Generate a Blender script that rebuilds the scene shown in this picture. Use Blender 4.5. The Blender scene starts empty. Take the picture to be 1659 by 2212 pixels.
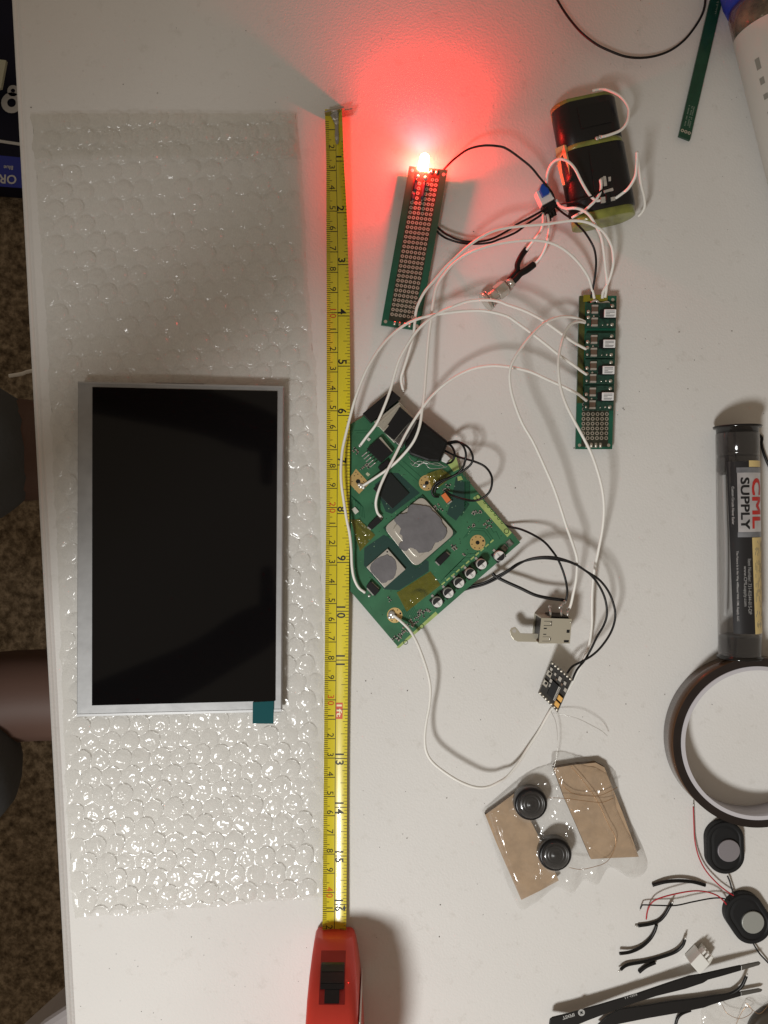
import bpy, bmesh, math, random
from mathutils import Vector, Matrix, noise as mnoise
random.seed(7)
S = 0.001                     # everything below is written in millimetres
H = 415.0                     # camera height above the table top
PX = 4.13                     # photograph pixels (1659 wide) per mm on the table top

# ------------------------------------------------------------ camera, light, exposure
scn = bpy.context.scene
cam_d = bpy.data.cameras.new('camera'); cam = bpy.data.objects.new('camera', cam_d)
scn.collection.objects.link(cam); scn.camera = cam
cam.location = (0, 0, H*S); cam.rotation_euler = (0, 0, 0)
cam_d.sensor_fit = 'VERTICAL'; cam_d.sensor_height = 24.0
cam_d.lens = 24.0*H/(2212/PX)
cam_d.clip_start = 0.01; cam_d.clip_end = 50
scn.view_settings.view_transform = 'Standard'; scn.view_settings.look = 'None'
scn.view_settings.exposure = 0; scn.view_settings.gamma = 1
scn.view_settings.use_curve_mapping = False
world = bpy.data.worlds.new('World'); scn.world = world; world.use_nodes = True
bg = world.node_tree.nodes['Background']
bg.inputs[0].default_value = (1.0, 0.79, 0.58, 1); bg.inputs[1].default_value = 0.225
def lamp(name, kind, loc, power, color, **kw):
    d = bpy.data.lights.new(name, kind); d.energy = power; d.color = color
    for k, v in kw.items(): setattr(d, k, v)
    o = bpy.data.objects.new(name, d); scn.collection.objects.link(o)
    o.location = Vector(loc)*S; return o
L = Vector((-430, -700, 1060))
key = lamp('room_lamp', 'SPOT', L, 51, (1.0, 0.995, 0.97), shadow_soft_size=0.11, spot_size=math.radians(54), spot_blend=1.0)
key.rotation_euler = (Vector((10, -300, 0))-L).to_track_quat('-Z', 'Y').to_euler()

# ------------------------------------------------------------ helpers
C = scn.collection
def P(x, y, z=0.0):
    """photo pixel (1659x2212 frame) seen at height z -> mm point"""
    k = (H-z)/H
    return Vector(((x-829.5)/PX*k, (1106-y)/PX*k, z))
def PL(pts, z): return [P(x, y, z) for x, y in pts]

MATS = {}
def mat(name, col=(.5, .5, .5), rough=.5, metal=0, spec=.35, bump=0, bscale=400, var=0, vscale=60,
        col2=None, emis=None, estr=0, coat=0, trans=0, alpha=1):
    if name in MATS: return MATS[name]
    m = bpy.data.materials.new(name); m.use_nodes = True; MATS[name] = m
    nt = m.node_tree; b = nt.nodes['Principled BSDF']
    b.inputs['Base Color'].default_value = (*col, 1); b.inputs['Roughness'].default_value = rough
    b.inputs['Metallic'].default_value = metal; b.inputs['Specular IOR Level'].default_value = spec
    b.inputs['Coat Weight'].default_value = coat
    b.inputs['Transmission Weight'].default_value = trans
    b.inputs['Alpha'].default_value = alpha
    if emis: b.inputs['Emission Color'].default_value = (*emis, 1); b.inputs['Emission Strength'].default_value = estr
    if var or bump:
        tc = nt.nodes.new('ShaderNodeTexCoord')
    if var:
        n = nt.nodes.new('ShaderNodeTexNoise'); n.inputs['Scale'].default_value = vscale
        n.inputs['Detail'].default_value = 4
        nt.links.new(tc.outputs['Object'], n.inputs['Vector'])
        r = nt.nodes.new('ShaderNodeValToRGB')
        c2 = col2 or tuple(min(1, c*(1+var)) for c in col)
        c1 = col if col2 else tuple(c*(1-var) for c in col)
        r.color_ramp.elements[0].color = (*c1, 1); r.color_ramp.elements[1].color = (*c2, 1)
        r.color_ramp.elements[0].position = .35; r.color_ramp.elements[1].position = .65
        nt.links.new(n.outputs['Fac'], r.inputs[0]); nt.links.new(r.outputs[0], b.inputs['Base Color'])
    if bump:
        n = nt.nodes.new('ShaderNodeTexNoise'); n.inputs['Scale'].default_value = bscale
        n.inputs['Detail'].default_value = 3
        nt.links.new(tc.outputs['Object'], n.inputs['Vector'])
        bp = nt.nodes.new('ShaderNodeBump'); bp.inputs['Strength'].default_value = 1
        bp.inputs['Distance'].default_value = bump*S
        nt.links.new(n.outputs['Fac'], bp.inputs['Height']); nt.links.new(bp.outputs[0], b.inputs['Normal'])
    return m

def clear_mat(name, tint=(.97, .97, .96), base=.1, edge=.6, rough=.1, body=(.8, .8, .78), spec=.6, blend=.3, bump=0, bscale=300):
    """thin clear plastic: see-through, glossier and milkier at grazing angles"""
    m = bpy.data.materials.new(name); m.use_nodes = True; nt = m.node_tree
    b = nt.nodes['Principled BSDF']; out = nt.nodes['Material Output']
    b.inputs['Base Color'].default_value = (*body, 1); b.inputs['Roughness'].default_value = rough
    b.inputs['Specular IOR Level'].default_value = spec
    t = nt.nodes.new('ShaderNodeBsdfTransparent'); t.inputs[0].default_value = (*tint, 1)
    g = nt.nodes.new('ShaderNodeBsdfGlossy'); g.inputs['Roughness'].default_value = rough
    lw = nt.nodes.new('ShaderNodeLayerWeight'); lw.inputs[0].default_value = blend
    mr = nt.nodes.new('ShaderNodeMapRange'); mr.inputs[3].default_value = base; mr.inputs[4].default_value = edge
    mx = nt.nodes.new('ShaderNodeMixShader'); m2 = nt.nodes.new('ShaderNodeMixShader')
    l2 = nt.nodes.new('ShaderNodeLayerWeight'); l2.inputs[0].default_value = .5
    pw = nt.nodes.new('ShaderNodeMath'); pw.operation = 'POWER'; pw.inputs[1].default_value = 4
    fr = nt.nodes.new('ShaderNodeMath'); fr.operation = 'MULTIPLY_ADD'; fr.inputs[1].default_value = .5; fr.inputs[2].default_value = .05
    nt.links.new(l2.outputs['Facing'], pw.inputs[0]); nt.links.new(pw.outputs[0], fr.inputs[0])
    tl = nt.nodes.new('ShaderNodeBsdfTranslucent'); tl.inputs[0].default_value = (*body, 1)
    mb_ = nt.nodes.new('ShaderNodeMixShader'); mb_.inputs[0].default_value = .5
    nt.links.new(b.outputs[0], mb_.inputs[1]); nt.links.new(tl.outputs[0], mb_.inputs[2])
    nt.links.new(lw.outputs['Facing'], mr.inputs[0]); nt.links.new(mr.outputs[0], mx.inputs[0])
    nt.links.new(t.outputs[0], mx.inputs[1]); nt.links.new(mb_.outputs[0], mx.inputs[2])
    nt.links.new(fr.outputs[0], m2.inputs[0]); nt.links.new(mx.outputs[0], m2.inputs[1]); nt.links.new(g.outputs[0], m2.inputs[2])
    nt.links.new(m2.outputs[0], out.inputs[0])
    if bump:
        tc = nt.nodes.new('ShaderNodeTexCoord'); n = nt.nodes.new('ShaderNodeTexNoise'); n.inputs['Scale'].default_value = bscale; n.inputs['Detail'].default_value = 1; n.inputs['Distortion'].default_value = 2.2
        bp = nt.nodes.new('ShaderNodeBump'); bp.inputs['Distance'].default_value = bump*S
        nt.links.new(tc.outputs['Object'], n.inputs['Vector']); nt.links.new(n.outputs['Fac'], bp.inputs['Height'])
        for x in (b, g): nt.links.new(bp.outputs[0], x.inputs['Normal'])
    MATS[name] = m
    return m

_txt = {}
def text2d(s, thick=0.0):
    key_ = (s, thick)
    if key_ in _txt: return _txt[key_]
    cu = bpy.data.curves.new('t', 'FONT'); cu.body = s; cu.size = 1; cu.resolution_u = 3; cu.offset = thick
    o = bpy.data.objects.new('t', cu); C.objects.link(o)
    dg = bpy.context.evaluated_depsgraph_get(); me = o.evaluated_get(dg).to_mesh()
    v = [(a.co.x, a.co.y) for a in me.vertices]; f = [tuple(p.vertices) for p in me.polygons]
    bm = bmesh.new(); bm.from_mesh(me); bmesh.ops.triangulate(bm, faces=bm.faces)
    for _ in range(4):          # short edges, so letters can follow a curved surface
        lg = [e for e in bm.edges if e.calc_length() > .16]
        if not lg: break
        bmesh.ops.subdivide_edges(bm, edges=lg, cuts=1); bmesh.ops.triangulate(bm, faces=bm.faces)
    bm.verts.index_update(); v = [(a.co.x, a.co.y) for a in bm.verts]; f = [tuple(q.index for q in p.verts) for p in bm.faces]; bm.free()
    o.evaluated_get(dg).to_mesh_clear(); bpy.data.objects.remove(o); bpy.data.curves.remove(cu)
    x0 = min(a[0] for a in v); x1 = max(a[0] for a in v); y0 = min(a[1] for a in v); y1 = max(a[1] for a in v)
    v = [(a[0]-(x0+x1)/2, a[1]-(y0+y1)/2) for a in v]
    _txt[key_] = (v, f, x1-x0, y1-y0); return _txt[key_]

class MB:
    def __init__(s): s.v = []; s.f = []; s.m = []; s.sm = []
    def add(s, vs, fs, m=0, smooth=False):
        n = len(s.v); s.v += [Vector(a) for a in vs]
        for f in fs: s.f.append(tuple(i+n for i in f)); s.m.append(m); s.sm.append(smooth)
        return s
    def prism(s, pts, z0, z1, m=0, mside=None):
        """pts: list of Vector/xy (mm) counter- or clockwise; vertical prism"""
        n = len(pts); a = [(p[0], p[1], z0) for p in pts]+[(p[0], p[1], z1) for p in pts]
        area = sum(pts[i][0]*pts[(i+1) % n][1]-pts[(i+1) % n][0]*pts[i][1] for i in range(n))
        idx = list(range(n)) if area > 0 else list(range(n))[::-1]
        s.add(a, [tuple(i+n for i in idx), tuple(idx[::-1])], m)
        fs = [(idx[i], idx[(i+1) % n], idx[(i+1) % n]+n, idx[i]+n) for i in range(n)]
        nb = len(s.v)-2*n
        for f in fs: s.f.append(tuple(i+nb for i in f)); s.m.append(m if mside is None else mside); s.sm.append(False)
        return s
    def frust(s, pa, pb, m=0):
        """closed solid between two same-length loops of 3D points (pa bottom, pb top)"""
        n = len(pa); s.add(list(pa)+list(pb), [tuple(range(n))[::-1], tuple(range(n, 2*n))]+[(i, (i+1) % n, (i+1) % n+n, i+n) for i in range(n)], m)
        return s
    def pprism(s, px, z0, z1, m=0):
        """outline in photo pixels seen at height z1"""
        return s.prism(PL(px, z1), z0, z1, m)
    def box(s, c, size, rz=0, m=0, rx=0, ry=0):
        R = Matrix.Rotation(rz, 3, 'Z') @ Matrix.Rotation(ry, 3, 'Y') @ Matrix.Rotation(rx, 3, 'X')
        vs = [Vector(c)+R @ Vector((x*size[0]/2, y*size[1]/2, z*size[2]/2)) for z in (-1, 1) for x, y in ((-1, -1), (1, -1), (1, 1), (-1, 1))]
        return s.add(vs, [(3, 2, 1, 0), (4, 5, 6, 7), (0, 1, 5, 4), (1, 2, 6, 5), (2, 3, 7, 6), (3, 0, 4, 7)], m)
    def lathe(s, c, prof, seg=32, m=0, axis=(0, 0, 1), cap=True, smooth=True):
        ax = Vector(axis).normalized(); q = ax.to_track_quat('Z', 'Y').to_matrix(); c = Vector(c); n = len(prof)
        vs = []
        for r, h in prof:
            for i in range(seg):
                a = 2*math.pi*i/seg; vs.append(c+q @ Vector((r*math.cos(a), r*math.sin(a), h)))
        fs = [(j*seg+i, j*seg+(i+1) % seg, (j+1)*seg+(i+1) % seg, (j+1)*seg+i) for j in range(n-1) for i in range(seg)]
        s.add(vs, fs, m, smooth)
        if cap:
            b = len(s.v)-n*seg
            s.f += [tuple(b+i for i in range(seg))[::-1], tuple(b+(n-1)*seg+i for i in range(seg))]; s.m += [m, m]; s.sm += [False, False]
        return s
    def cyl(s, c, r, h, seg=24, m=0, axis=(0, 0, 1)): return s.lathe(c, [(r, 0), (r, h)], seg, m, axis)
    def disc(s, c, r, m=0, seg=20):
        c = Vector(c); return s.add([c+Vector((r*math.cos(2*math.pi*i/seg), r*math.sin(2*math.pi*i/seg), 0)) for i in range(seg)], [tuple(range(seg))], m)
    def ring(s, c, r0, r1, m=0, seg=12):
        c = Vector(c); vs = []
        for r in (r0, r1): vs += [c+Vector((r*math.cos(2*math.pi*i/seg), r*math.sin(2*math.pi*i/seg), 0)) for i in range(seg)]
        return s.add(vs, [(i, seg+i, seg+(i+1) % seg, (i+1) % seg) for i in range(seg)], m)
    def blob(s, c, r, m=0, seg=12, sq=1.0, jit=0.0):
        c = Vector(c); vs = []; R = max(4, seg//2)
        for j in range(R+1):
            t = math.pi*j/R
            for i in range(seg):
                a = 2*math.pi*i/seg; k = 1+jit*(random.random()-.5)
                vs.append(c+Vector((r*k*math.sin(t)*math.cos(a), r*k*math.sin(t)*math.sin(a), r*sq*math.cos(t))))
        return s.add(vs, [(j*seg+i, (j+1)*seg+i, (j+1)*seg+(i+1) % seg, j*seg+(i+1) % seg) for j in range(R) for i in range(seg)], m, True)
    def tube(s, pts, r, seg=8, m=0, rend=None):
        n = len(pts); vs = []; up = Vector((0, 0, 1))
        for i, p in enumerate(pts):
            t = (pts[min(n-1, i+1)]-pts[max(0, i-1)])
            t = t.normalized() if t.length > 1e-6 else Vector((1, 0, 0))
            u = t.cross(up); u = u.normalized() if u.length > 1e-3 else Vector((1, 0, 0)); w = u.cross(t)
            rr = r if rend is None else r+(rend-r)*i/(n-1)
            for k in range(seg):
                a = 2*math.pi*k/seg; vs.append(p+u*(rr*math.cos(a))+w*(rr*math.sin(a)))
        fs = [(j*seg+i, j*seg+(i+1) % seg, (j+1)*seg+(i+1) % seg, (j+1)*seg+i) for j in range(n-1) for i in range(seg)]
        s.add(vs, fs, m, True); b = len(s.v)-n*seg
        s.f += [tuple(b+i for i in range(seg))[::-1], tuple(b+(n-1)*seg+i for i in range(seg))]; s.m += [m, m]; s.sm += [False, False]
        return s
    def text(s, txt, fn, h, m=0, thick=0.0, w=None):
        """fn maps local (x right, y up) mm to a world point; h = text height"""
        v, f, tw, th = text2d(txt, thick); k = h/th; kx = k if w is None else w/tw
        return s.add([fn(a*kx, b*k) for a, b in v], f, m)
    def build(s, name, mats, parent=None, label=None, cat=None, group=None, kind=None, bevel=0, origin=None, shade=None):
        if origin is None:
            if parent is not None: origin = parent['_o']
            else:
                xs = [a.x for a in s.v]; ys = [a.y for a in s.v]; zs = [a.z for a in s.v]
                origin = ((min(xs)+max(xs))/2, (min(ys)+max(ys))/2, min(zs))
        o0 = Vector(origin)
        me = bpy.data.meshes.new(name)
        me.from_pydata([tuple((a-o0)*S) for a in s.v], [], s.f)
        if not isinstance(mats, (list, tuple)): mats = [mats]
        for m in mats: me.materials.append(m)
        for p, mi, sm in zip(me.polygons, s.m, s.sm): p.material_index = mi; p.use_smooth = sm
        me.update()
        bm = bmesh.new(); bm.from_mesh(me)
        if s.fixn: bmesh.ops.recalc_face_normals(bm, faces=bm.faces)
        bm.to_mesh(me); bm.free()
        ob = bpy.data.objects.new(name, me); C.objects.link(ob)
        ob['_o'] = tuple(o0)
        if parent is not None: ob.parent = parent
        else: ob.location = o0*S
        if bevel:
            md = ob.modifiers.new('bevel', 'BEVEL'); md.width = bevel*S; md.segments = 2; md.limit_method = 'ANGLE'; md.angle_limit = math.radians(35)
        tag(ob, label, cat, group, kind)
        return ob
    fixn = False
def tag(o, label=None, cat=None, group=None, kind=None):
    for k, v in (('label', label), ('category', cat), ('group', group), ('kind', kind)):
        if v: o[k] = v
    return o
def thing(name, origin, label, cat, group=None):
    e = bpy.data.objects.new(name, None); C.objects.link(e); e.location = Vector(origin)*S
    e.empty_display_size = .01; e['_o'] = tuple(origin); return tag(e, label, cat, group)

def spline(pts, n=8):
    out = []; m = len(pts)
    for i in range(m-1):
        p0 = pts[max(0, i-1)]; p1 = pts[i]; p2 = pts[i+1]; p3 = pts[min(m-1, i+2)]
        for k in range(n):
            t = k/n
            out.append(.5*((2*p1)+(p2-p0)*t+(2*p0-5*p1+4*p2-p3)*t*t+(3*p1-p0-3*p2+p3)*t**3))
    out.append(pts[-1]); return out
def zprof(z0, zm, z1, n):
    """smooth hump from z0 through zm in the middle to z1"""
    out = []
    for i in range(n):
        t = i/(n-1); base = z0+(z1-z0)*t; out.append(base+(zm-(z0+z1)/2)*math.sin(math.pi*t))
    return out
def wirepts(px, z):
    if len(z) != len(px):
        if len(z) == 3: z = zprof(*z, len(px))
        else: z = [z[0]]*len(px)
    return spline([P(x, y, h) for (x, y), h in zip(px, z)])
def wire(name, label, px, z, r, m, cat='wire', group=None, tips=None, tipr=.4, parent=None):
    pts = wirepts(px, z); mb = MB().tube(pts, r, 8)
    ms = [m]
    if tips:
        ms.append(MATS['solder'])
        for e, d in ((0, 1), (-1, -2)):
            if e in tips:
                a = pts[e]; dr = (a-pts[d]).normalized(); mb.tube([a-dr*.3, a+dr*.9, a+dr*1.7], tipr, 6, 1)
    return mb.build(name, ms, parent, label, cat, group)

# ------------------------------------------------------------ materials
solder = mat('solder', (.62, .61, .58), .28, .55, var=.1, vscale=600)
steel = mat('steel', (.58, .565, .53), .3, .6, bump=.02, bscale=900)
nickel = mat('nickel', (.62, .60, .53), .22, .6)
black_pl = mat('black_plastic', (.009, .009, .01), .42, spec=.3, bump=.02, bscale=1200)
black_ic = mat('chip_black', (.010, .010, .011), .5, spec=.25)
hshrink = mat('heat_shrink', (.007, .007, .007), .48, spec=.25, bump=.15, bscale=350)
wh_wire = mat('white_insulation', (.86, .85, .81), .4)
bk_wire = mat('black_insulation', (.008, .0075, .0075), .38, spec=.3)
rd_wire = mat('red_insulation', (.42, .02, .03), .4)
copper = mat('enamelled_copper', (.5, .3, .16), .3, .8)
pcb = mat('pcb_green', (.038, .15, .075), .4, coat=.12, var=.15, vscale=90)
pcb_dk = mat('pcb_dark_green', (.012, .06, .035), .4, coat=.1, var=.25, vscale=900)
pcb_tr = mat('pcb_trace', (.012, .085, .04), .38)
pcb_lt = mat('pcb_bare', (.36, .47, .16), .5, var=.12, vscale=200)
gold = mat('pad_gold', (.78, .56, .24), .36, .7)
silk = mat('silkscreen', (.6, .62, .55), .6)
perf = mat('perfboard_green', (.01, .10, .06), .42, coat=.1, var=.12, vscale=150)
perf_dk = mat('perfboard_dark', (.03, .032, .02), .5, var=.25, vscale=300)
pad = mat('tinned_pad', (.60, .57, .50), .35, .75)
hole = mat('hole_dark', (.01, .009, .008), .8)
whitepl = mat('white_plastic', (.72, .72, .7), .4)
kapton = mat('kapton', (.22, .19, .01), .25, coat=.6, bump=.3, bscale=200)
MB.fixn = False
# ------------------------------------------------------------ the setting
# table top: textured white plastic with a rounded lip along its left side
tb = thing('folding_table', (0, 0, -40), 'white plastic folding table top carrying the electronics and the tape measure', 'table')
tm = bpy.data.materials.new('table_plastic'); tm.use_nodes = True; nt = tm.node_tree; b = nt.nodes['Principled BSDF']
tc = nt.nodes.new('ShaderNodeTexCoord')
b.inputs['Roughness'].default_value = .55; b.inputs['Specular IOR Level'].default_value = .3
n1 = nt.nodes.new('ShaderNodeTexNoise'); n1.inputs['Scale'].default_value = 9; n1.inputs['Detail'].default_value = 6
r1 = nt.nodes.new('ShaderNodeValToRGB'); r1.color_ramp.elements[0].color = (.665, .655, .635, 1); r1.color_ramp.elements[1].color = (.725, .715, .695, 1)
r1.color_ramp.elements[0].position = .3; r1.color_ramp.elements[1].position = .7
nt.links.new(tc.outputs['Object'], n1.inputs['Vector']); nt.links.new(n1.outputs[0], r1.inputs[0])
# faint smudges
n3 = nt.nodes.new('ShaderNodeTexNoise'); n3.inputs['Scale'].default_value = 130; n3.inputs['Detail'].default_value = 8; n3.inputs['Roughness'].default_value = .7
r3 = nt.nodes.new('ShaderNodeValToRGB'); r3.color_ramp.elements[0].color = (.86, .85, .83, 1); r3.color_ramp.elements[1].color = (1, 1, 1, 1)
r3.color_ramp.elements[0].position = .24; r3.color_ramp.elements[1].position = .42
mx = nt.nodes.new('ShaderNodeMixRGB'); mx.blend_type = 'MULTIPLY'; mx.inputs[0].default_value = 1
nt.links.new(tc.outputs['Object'], n3.inputs['Vector']); nt.links.new(n3.outputs[0], r3.inputs[0])
nt.links.new(r1.outputs[0], mx.inputs[1]); nt.links.new(r3.outputs[0], mx.inputs[2]); nt.links.new(mx.outputs[0], b.inputs['Base Color'])
n2 = nt.nodes.new('ShaderNodeTexNoise'); n2.inputs['Scale'].default_value = 1100; n2.inputs['Detail'].default_value = 2
v2 = nt.nodes.new('ShaderNodeTexVoronoi'); v2.inputs['Scale'].default_value = 900; v2.feature = 'SMOOTH_F1'
ad = nt.nodes.new('ShaderNodeMath'); ad.operation = 'ADD'
bp = nt.nodes.new('ShaderNodeBump'); bp.inputs['Distance'].default_value = .00007; bp.inputs['Strength'].default_value = .8
nt.links.new(tc.outputs['Object'], n2.inputs['Vector']); nt.links.new(tc.outputs['Object'], v2.inputs['Vector'])
nt.links.new(n2.outputs[0], ad.inputs[0]); nt.links.new(v2.outputs['Distance'], ad.inputs[1])
nt.links.new(ad.outputs[0], bp.inputs['Height']); nt.links.new(bp.outputs[0], b.inputs['Normal'])
MATS['table'] = tm
# edge line in mm (at the table plane): x = xe(y)
e0 = P(20, 0); e1 = P(139, 2212); sl = (e1.x-e0.x)/(e1.y-e0.y)
def xe(y): return e0.x+(y-e0.y)*sl
prof = [(-.6, -40), (0.2, -38), (0, -6), (.35, -2.6), (1.3, -.7), (2.6, -.15), (3.2, -.12), (3.7, -.5), (4.3, -.55), (4.9, -.12), (5.8, 0), (9, 0)]
mb = MB(); ys = [-560, 1100]
for k, yy in enumerate(ys):
    mb.v += [Vector((xe(yy)+a, yy, z)) for a, z in prof]
    mb.v += [Vector((xe(yy)+700, yy, 0)), Vector((xe(yy)+700, yy, -40))]
n = len(prof)+2
for i in range(n):
    j = (i+1) % n
    if i == n-3: mm = 0
    mb.f.append((i, i+n, j+n, j)[::-1]); mb.m.append(0); mb.sm.append(i < len(prof)-2)
mb.f += [tuple(range(n)), tuple(range(n, 2*n))[::-1]]; mb.m += [0, 0]; mb.sm += [False, False]
mb.build('tabletop', tm, tb)
for lx, ly in ((120, -500), (120, 1000), (600, -500), (600, 1000)):
    MB().cyl((xe(ly)+lx, ly, -735), 14, 694).build('leg', steel, tb)

# carpet
cm = bpy.data.materials.new('carpet'); cm.use_nodes = True; nt = cm.node_tree; b = nt.nodes['Principled BSDF']
b.inputs['Roughness'].default_value = .95; b.inputs['Specular IOR Level'].default_value = .1
tc = nt.nodes.new('ShaderNodeTexCoord')
n1 = nt.nodes.new('ShaderNodeTexNoise'); n1.inputs['Scale'].default_value = 95; n1.inputs['Detail'].default_value = 5; n1.inputs['Roughness'].default_value = .65
r1 = nt.nodes.new('ShaderNodeValToRGB'); cr = r1.color_ramp
cr.elements[0].color = (.075, .055, .036, 1); cr.elements[0].position = .33; cr.elements[1].color = (.36, .29, .21, 1); cr.elements[1].position = .67
e = cr.elements.new(.5); e.color = (.19, .148, .10, 1)
bp = nt.nodes.new('ShaderNodeBump'); bp.inputs['Distance'].default_value = .006
nt.links.new(tc.outputs['Object'], n1.inputs['Vector']); nt.links.new(n1.outputs[0], r1.inputs[0]); nt.links.new(r1.outputs[0], b.inputs['Base Color'])
nt.links.new(n1.outputs[0], bp.inputs['Height']); nt.links.new(bp.outputs[0], b.inputs['Normal'])
mb = MB(); N = 150; X0, X1, Y0, Y1 = -1500, 1500, -1900, 1900
for j in range(N+1):
    for i in range(N+1):
        x = X0+(X1-X0)*i/N; y = Y0+(Y1-Y0)*j/N
        mb.v.append(Vector((x, y, -735+5*mnoise.noise(Vector((x*.02, y*.02, 0))))))
for j in range(N):
    for i in range(N): mb.f.append((j*(N+1)+i, j*(N+1)+i+1, (j+1)*(N+1)+i+1, (j+1)*(N+1)+i)); mb.m.append(0); mb.sm.append(True)
mb.build('carpet_floor', cm, kind='structure')

# things on the floor at the left edge
def PF(x, y, z): return P(x, y, z)
zf = -690
bx = thing('storage_box', P(10, 320, -730), 'dark blue cardboard box with white lettering on the floor under the table edge', 'box')
navy = mat('box_navy', (.006, .007, .022), .6, spec=.15, var=.2, vscale=20); blue = mat('box_blue', (.015, .03, .32), .45); wprint = mat('white_print', (.55, .57, .6), .6)
mb = MB(); mb.pprism([(-90, -120), (75, -120), (75, 408), (-90, 395)], -730, zf)  # carried on past the box as a dark cover for the shaded floor
mb.build('box_body', navy, bx)
mb = MB(); mb.pprism([(-60, 330), (75, 343), (75, 408), (-60, 398)], zf+.2, zf+1.2); mb.build('blue_panel', blue, bx)
mb = MB(); s_ = 11/PX*(H-zf)/H
def up(cx, cy, z, ang=math.pi):
    c = P(cx, cy, z); ca, sa = math.cos(ang), math.sin(ang)
    return lambda x, y: c+Vector((x*ca-y*sa, x*sa+y*ca, 0))
mb.text('ORI', up(14, 387, zf+1.6, math.pi-.06), 20/PX*(H-zf)/H, 0, .02)
mb.text('Blue', up(18, 362, zf+1.6, math.pi-.06), 8.5/PX*(H-zf)/H, 0, .01)
mb.ring(P(25, 222, zf+1), 5*2.66/2.2, 12*2.66/2.2, 0, 20)
mb.ring(P(28, 196, zf+1), 3, 8, 0, 14)
mb.box(P(20, 308, zf+1), (60, 4, .5), -.15)
mb.build('box_print', wprint, bx)
MB().pprism([(-80, 118), (13, 130), (2, 190), (-80, 200)], -660, -655).build('paper_sheet', mat('cream_paper', (.5, .52, .42), .8), None, 'pale cream sheet lying by the blue box beyond the table edge', 'paper', bevel=.3)
mb = MB(); mb.pprism([(-40, 2330), (92, 2210), (150, 2172), (250, 2130), (330, 2300), (120, 2500)], -400, -330)
mb.build('storage_bin_lid', mat('lid_white', (.62, .6, .63), .4), None, 'smooth white plastic lid at the bottom left corner below the table', 'lid', bevel=6)
wire('floor_cable', 'thin white cable crossing the dark gap beside the knee in grey shorts', [(20, 812), (45, 808), (60, 803), (80, 800), (110, 800)], (-500, -500, -500), 2.2, wh_wire, 'cable')

# ------------------------------------------------------------ dirt
mb = MB(); dots = [(531, 66), (266, 182), (340, 201), (67, 232), (1023, 500), (1384, 1), (473, 303), (331, 338), (1394, 732), (1467, 717), (1581, 715), (1553, 743), (1516, 753), (1443, 797), (1240, 968), (1113, 1054), (790, 1471), (802, 1498), (1024, 1447), (980, 1464), (1038, 1555), (880, 1492), (965, 1724), (876, 1710), (870, 1802), (879, 1811), (1030, 1782), (951, 1955), (949, 2024), (813, 2025), (1436, 1500), (1538, 1522), (1402, 1416), (1317, 1438), (1352, 1521), (1268, 1582), (1346, 882), (1348, 885), (1486, 840), (1500, 778), (1381, 846)]
zz = 0
for x, y in dots:
    mb.blob(P(x, y, .25), random.uniform(.16, .34), random.choice((0, 1)), 7, .5, .5)
for _ in range(110):
    x = random.uniform(760, 1650); y = random.uniform(20, 2200)
    mb.blob(P(x, y, .12), random.uniform(.08, .2), random.choice((0, 1, 1)), 6, .5, .5)
for _ in range(30):
    x = random.uniform(160, 690); y = random.uniform(5, 235) if random.random() < .5 else random.uniform(1995, 2205)
    mb.blob(P(x, y, .12), random.uniform(.1, .22), random.choice((0, 1)), 6, .5, .5)
mb.build('dust_specks', [mat('dirt', (.05, .04, .03), .8), mat('dirt_pale', (.22, .2, .17), .8)], None, 'dark dust and solder crumbs scattered over the white table', 'dirt', kind='stuff')

# ------------------------------------------------------------ bubble wrap
film = clear_mat('bubble_film', (.975, .975, .965), .02, .62, .18, (.93, .925, .90), .6, .2, .42, 62)
def lx(y):
    t = [(240, 66), (345, 74), (700, 100), (1200, 124), (1500, 134), (1700, 142), (1900, 152), (2000, 166)]
    return interp(t, y)
def rx_(y):
    t = [(240, 640), (400, 655), (600, 664), (850, 685), (1100, 692), (1400, 698), (2000, 700)]
    return interp(t, y)
def interp(t, y):
    if y <= t[0][0]: return t[0][1]
    for (a, b), (c, d) in zip(t, t[1:]):
        if y <= c: return b+(d-b)*(y-a)/(c-a)
    return t[-1][1]
cells = []
pitch = 43.0
j = 0; yb = 258
while yb < 2000:
    xb = 40+(pitch/2 if j % 2 else 0)
    while xb < 740:
        a = math.radians(-3); px_ = xb+(yb-1100)*.05; py_ = yb-(xb-370)*.04
        cells.append((px_+random.uniform(-2, 2), py_+random.uniform(-2, 2), random.choice((1, 1, 1, .85, .6, .35)), random.uniform(0, 6.28), random.uniform(0, .4)))
        xb += pitch
    yb += pitch*.866; j += 1
grid = {}
for c in cells: grid.setdefault((int(c[0]//50), int(c[1]//50)), []).append(c)
def wz(x, y):
    gx, gy = int(x//50), int(y//50); best = 0
    for a in (-1, 0, 1):
        for b_ in (-1, 0, 1):
            for cx, cy, hh, an, tl in grid.get((gx+a, gy+b_), ()):
                d = math.hypot(x-cx, y-cy)/19.5
                if d < 1:
                    h = hh*(1-d**4)**.55*2.4
                    h *= 1+tl*((x-cx)*math.cos(an)+(y-cy)*math.sin(an))/20
                    h += .6*mnoise.noise(Vector((x*.09+cx, y*.09, 3)))*hh*(1-d*d)
                    best = max(best, h)
    v = Vector((x*.035, y*.035, 0))
    return .75+best+.45*mnoise.noise(v)+.35*(1-abs(mnoise.noise(v*1.7))*2)*.6+.26*mnoise.noise(v*3.1)+.2*(1-2*abs(mnoise.noise(Vector((x*.09+y*.05, y*.05-x*.02, 7)))))
def lcdpress(x, y):
    return 175 < x < 606 and 832 < y < 1540
mb = MB(); W_, Hh = 250, 730
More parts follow.
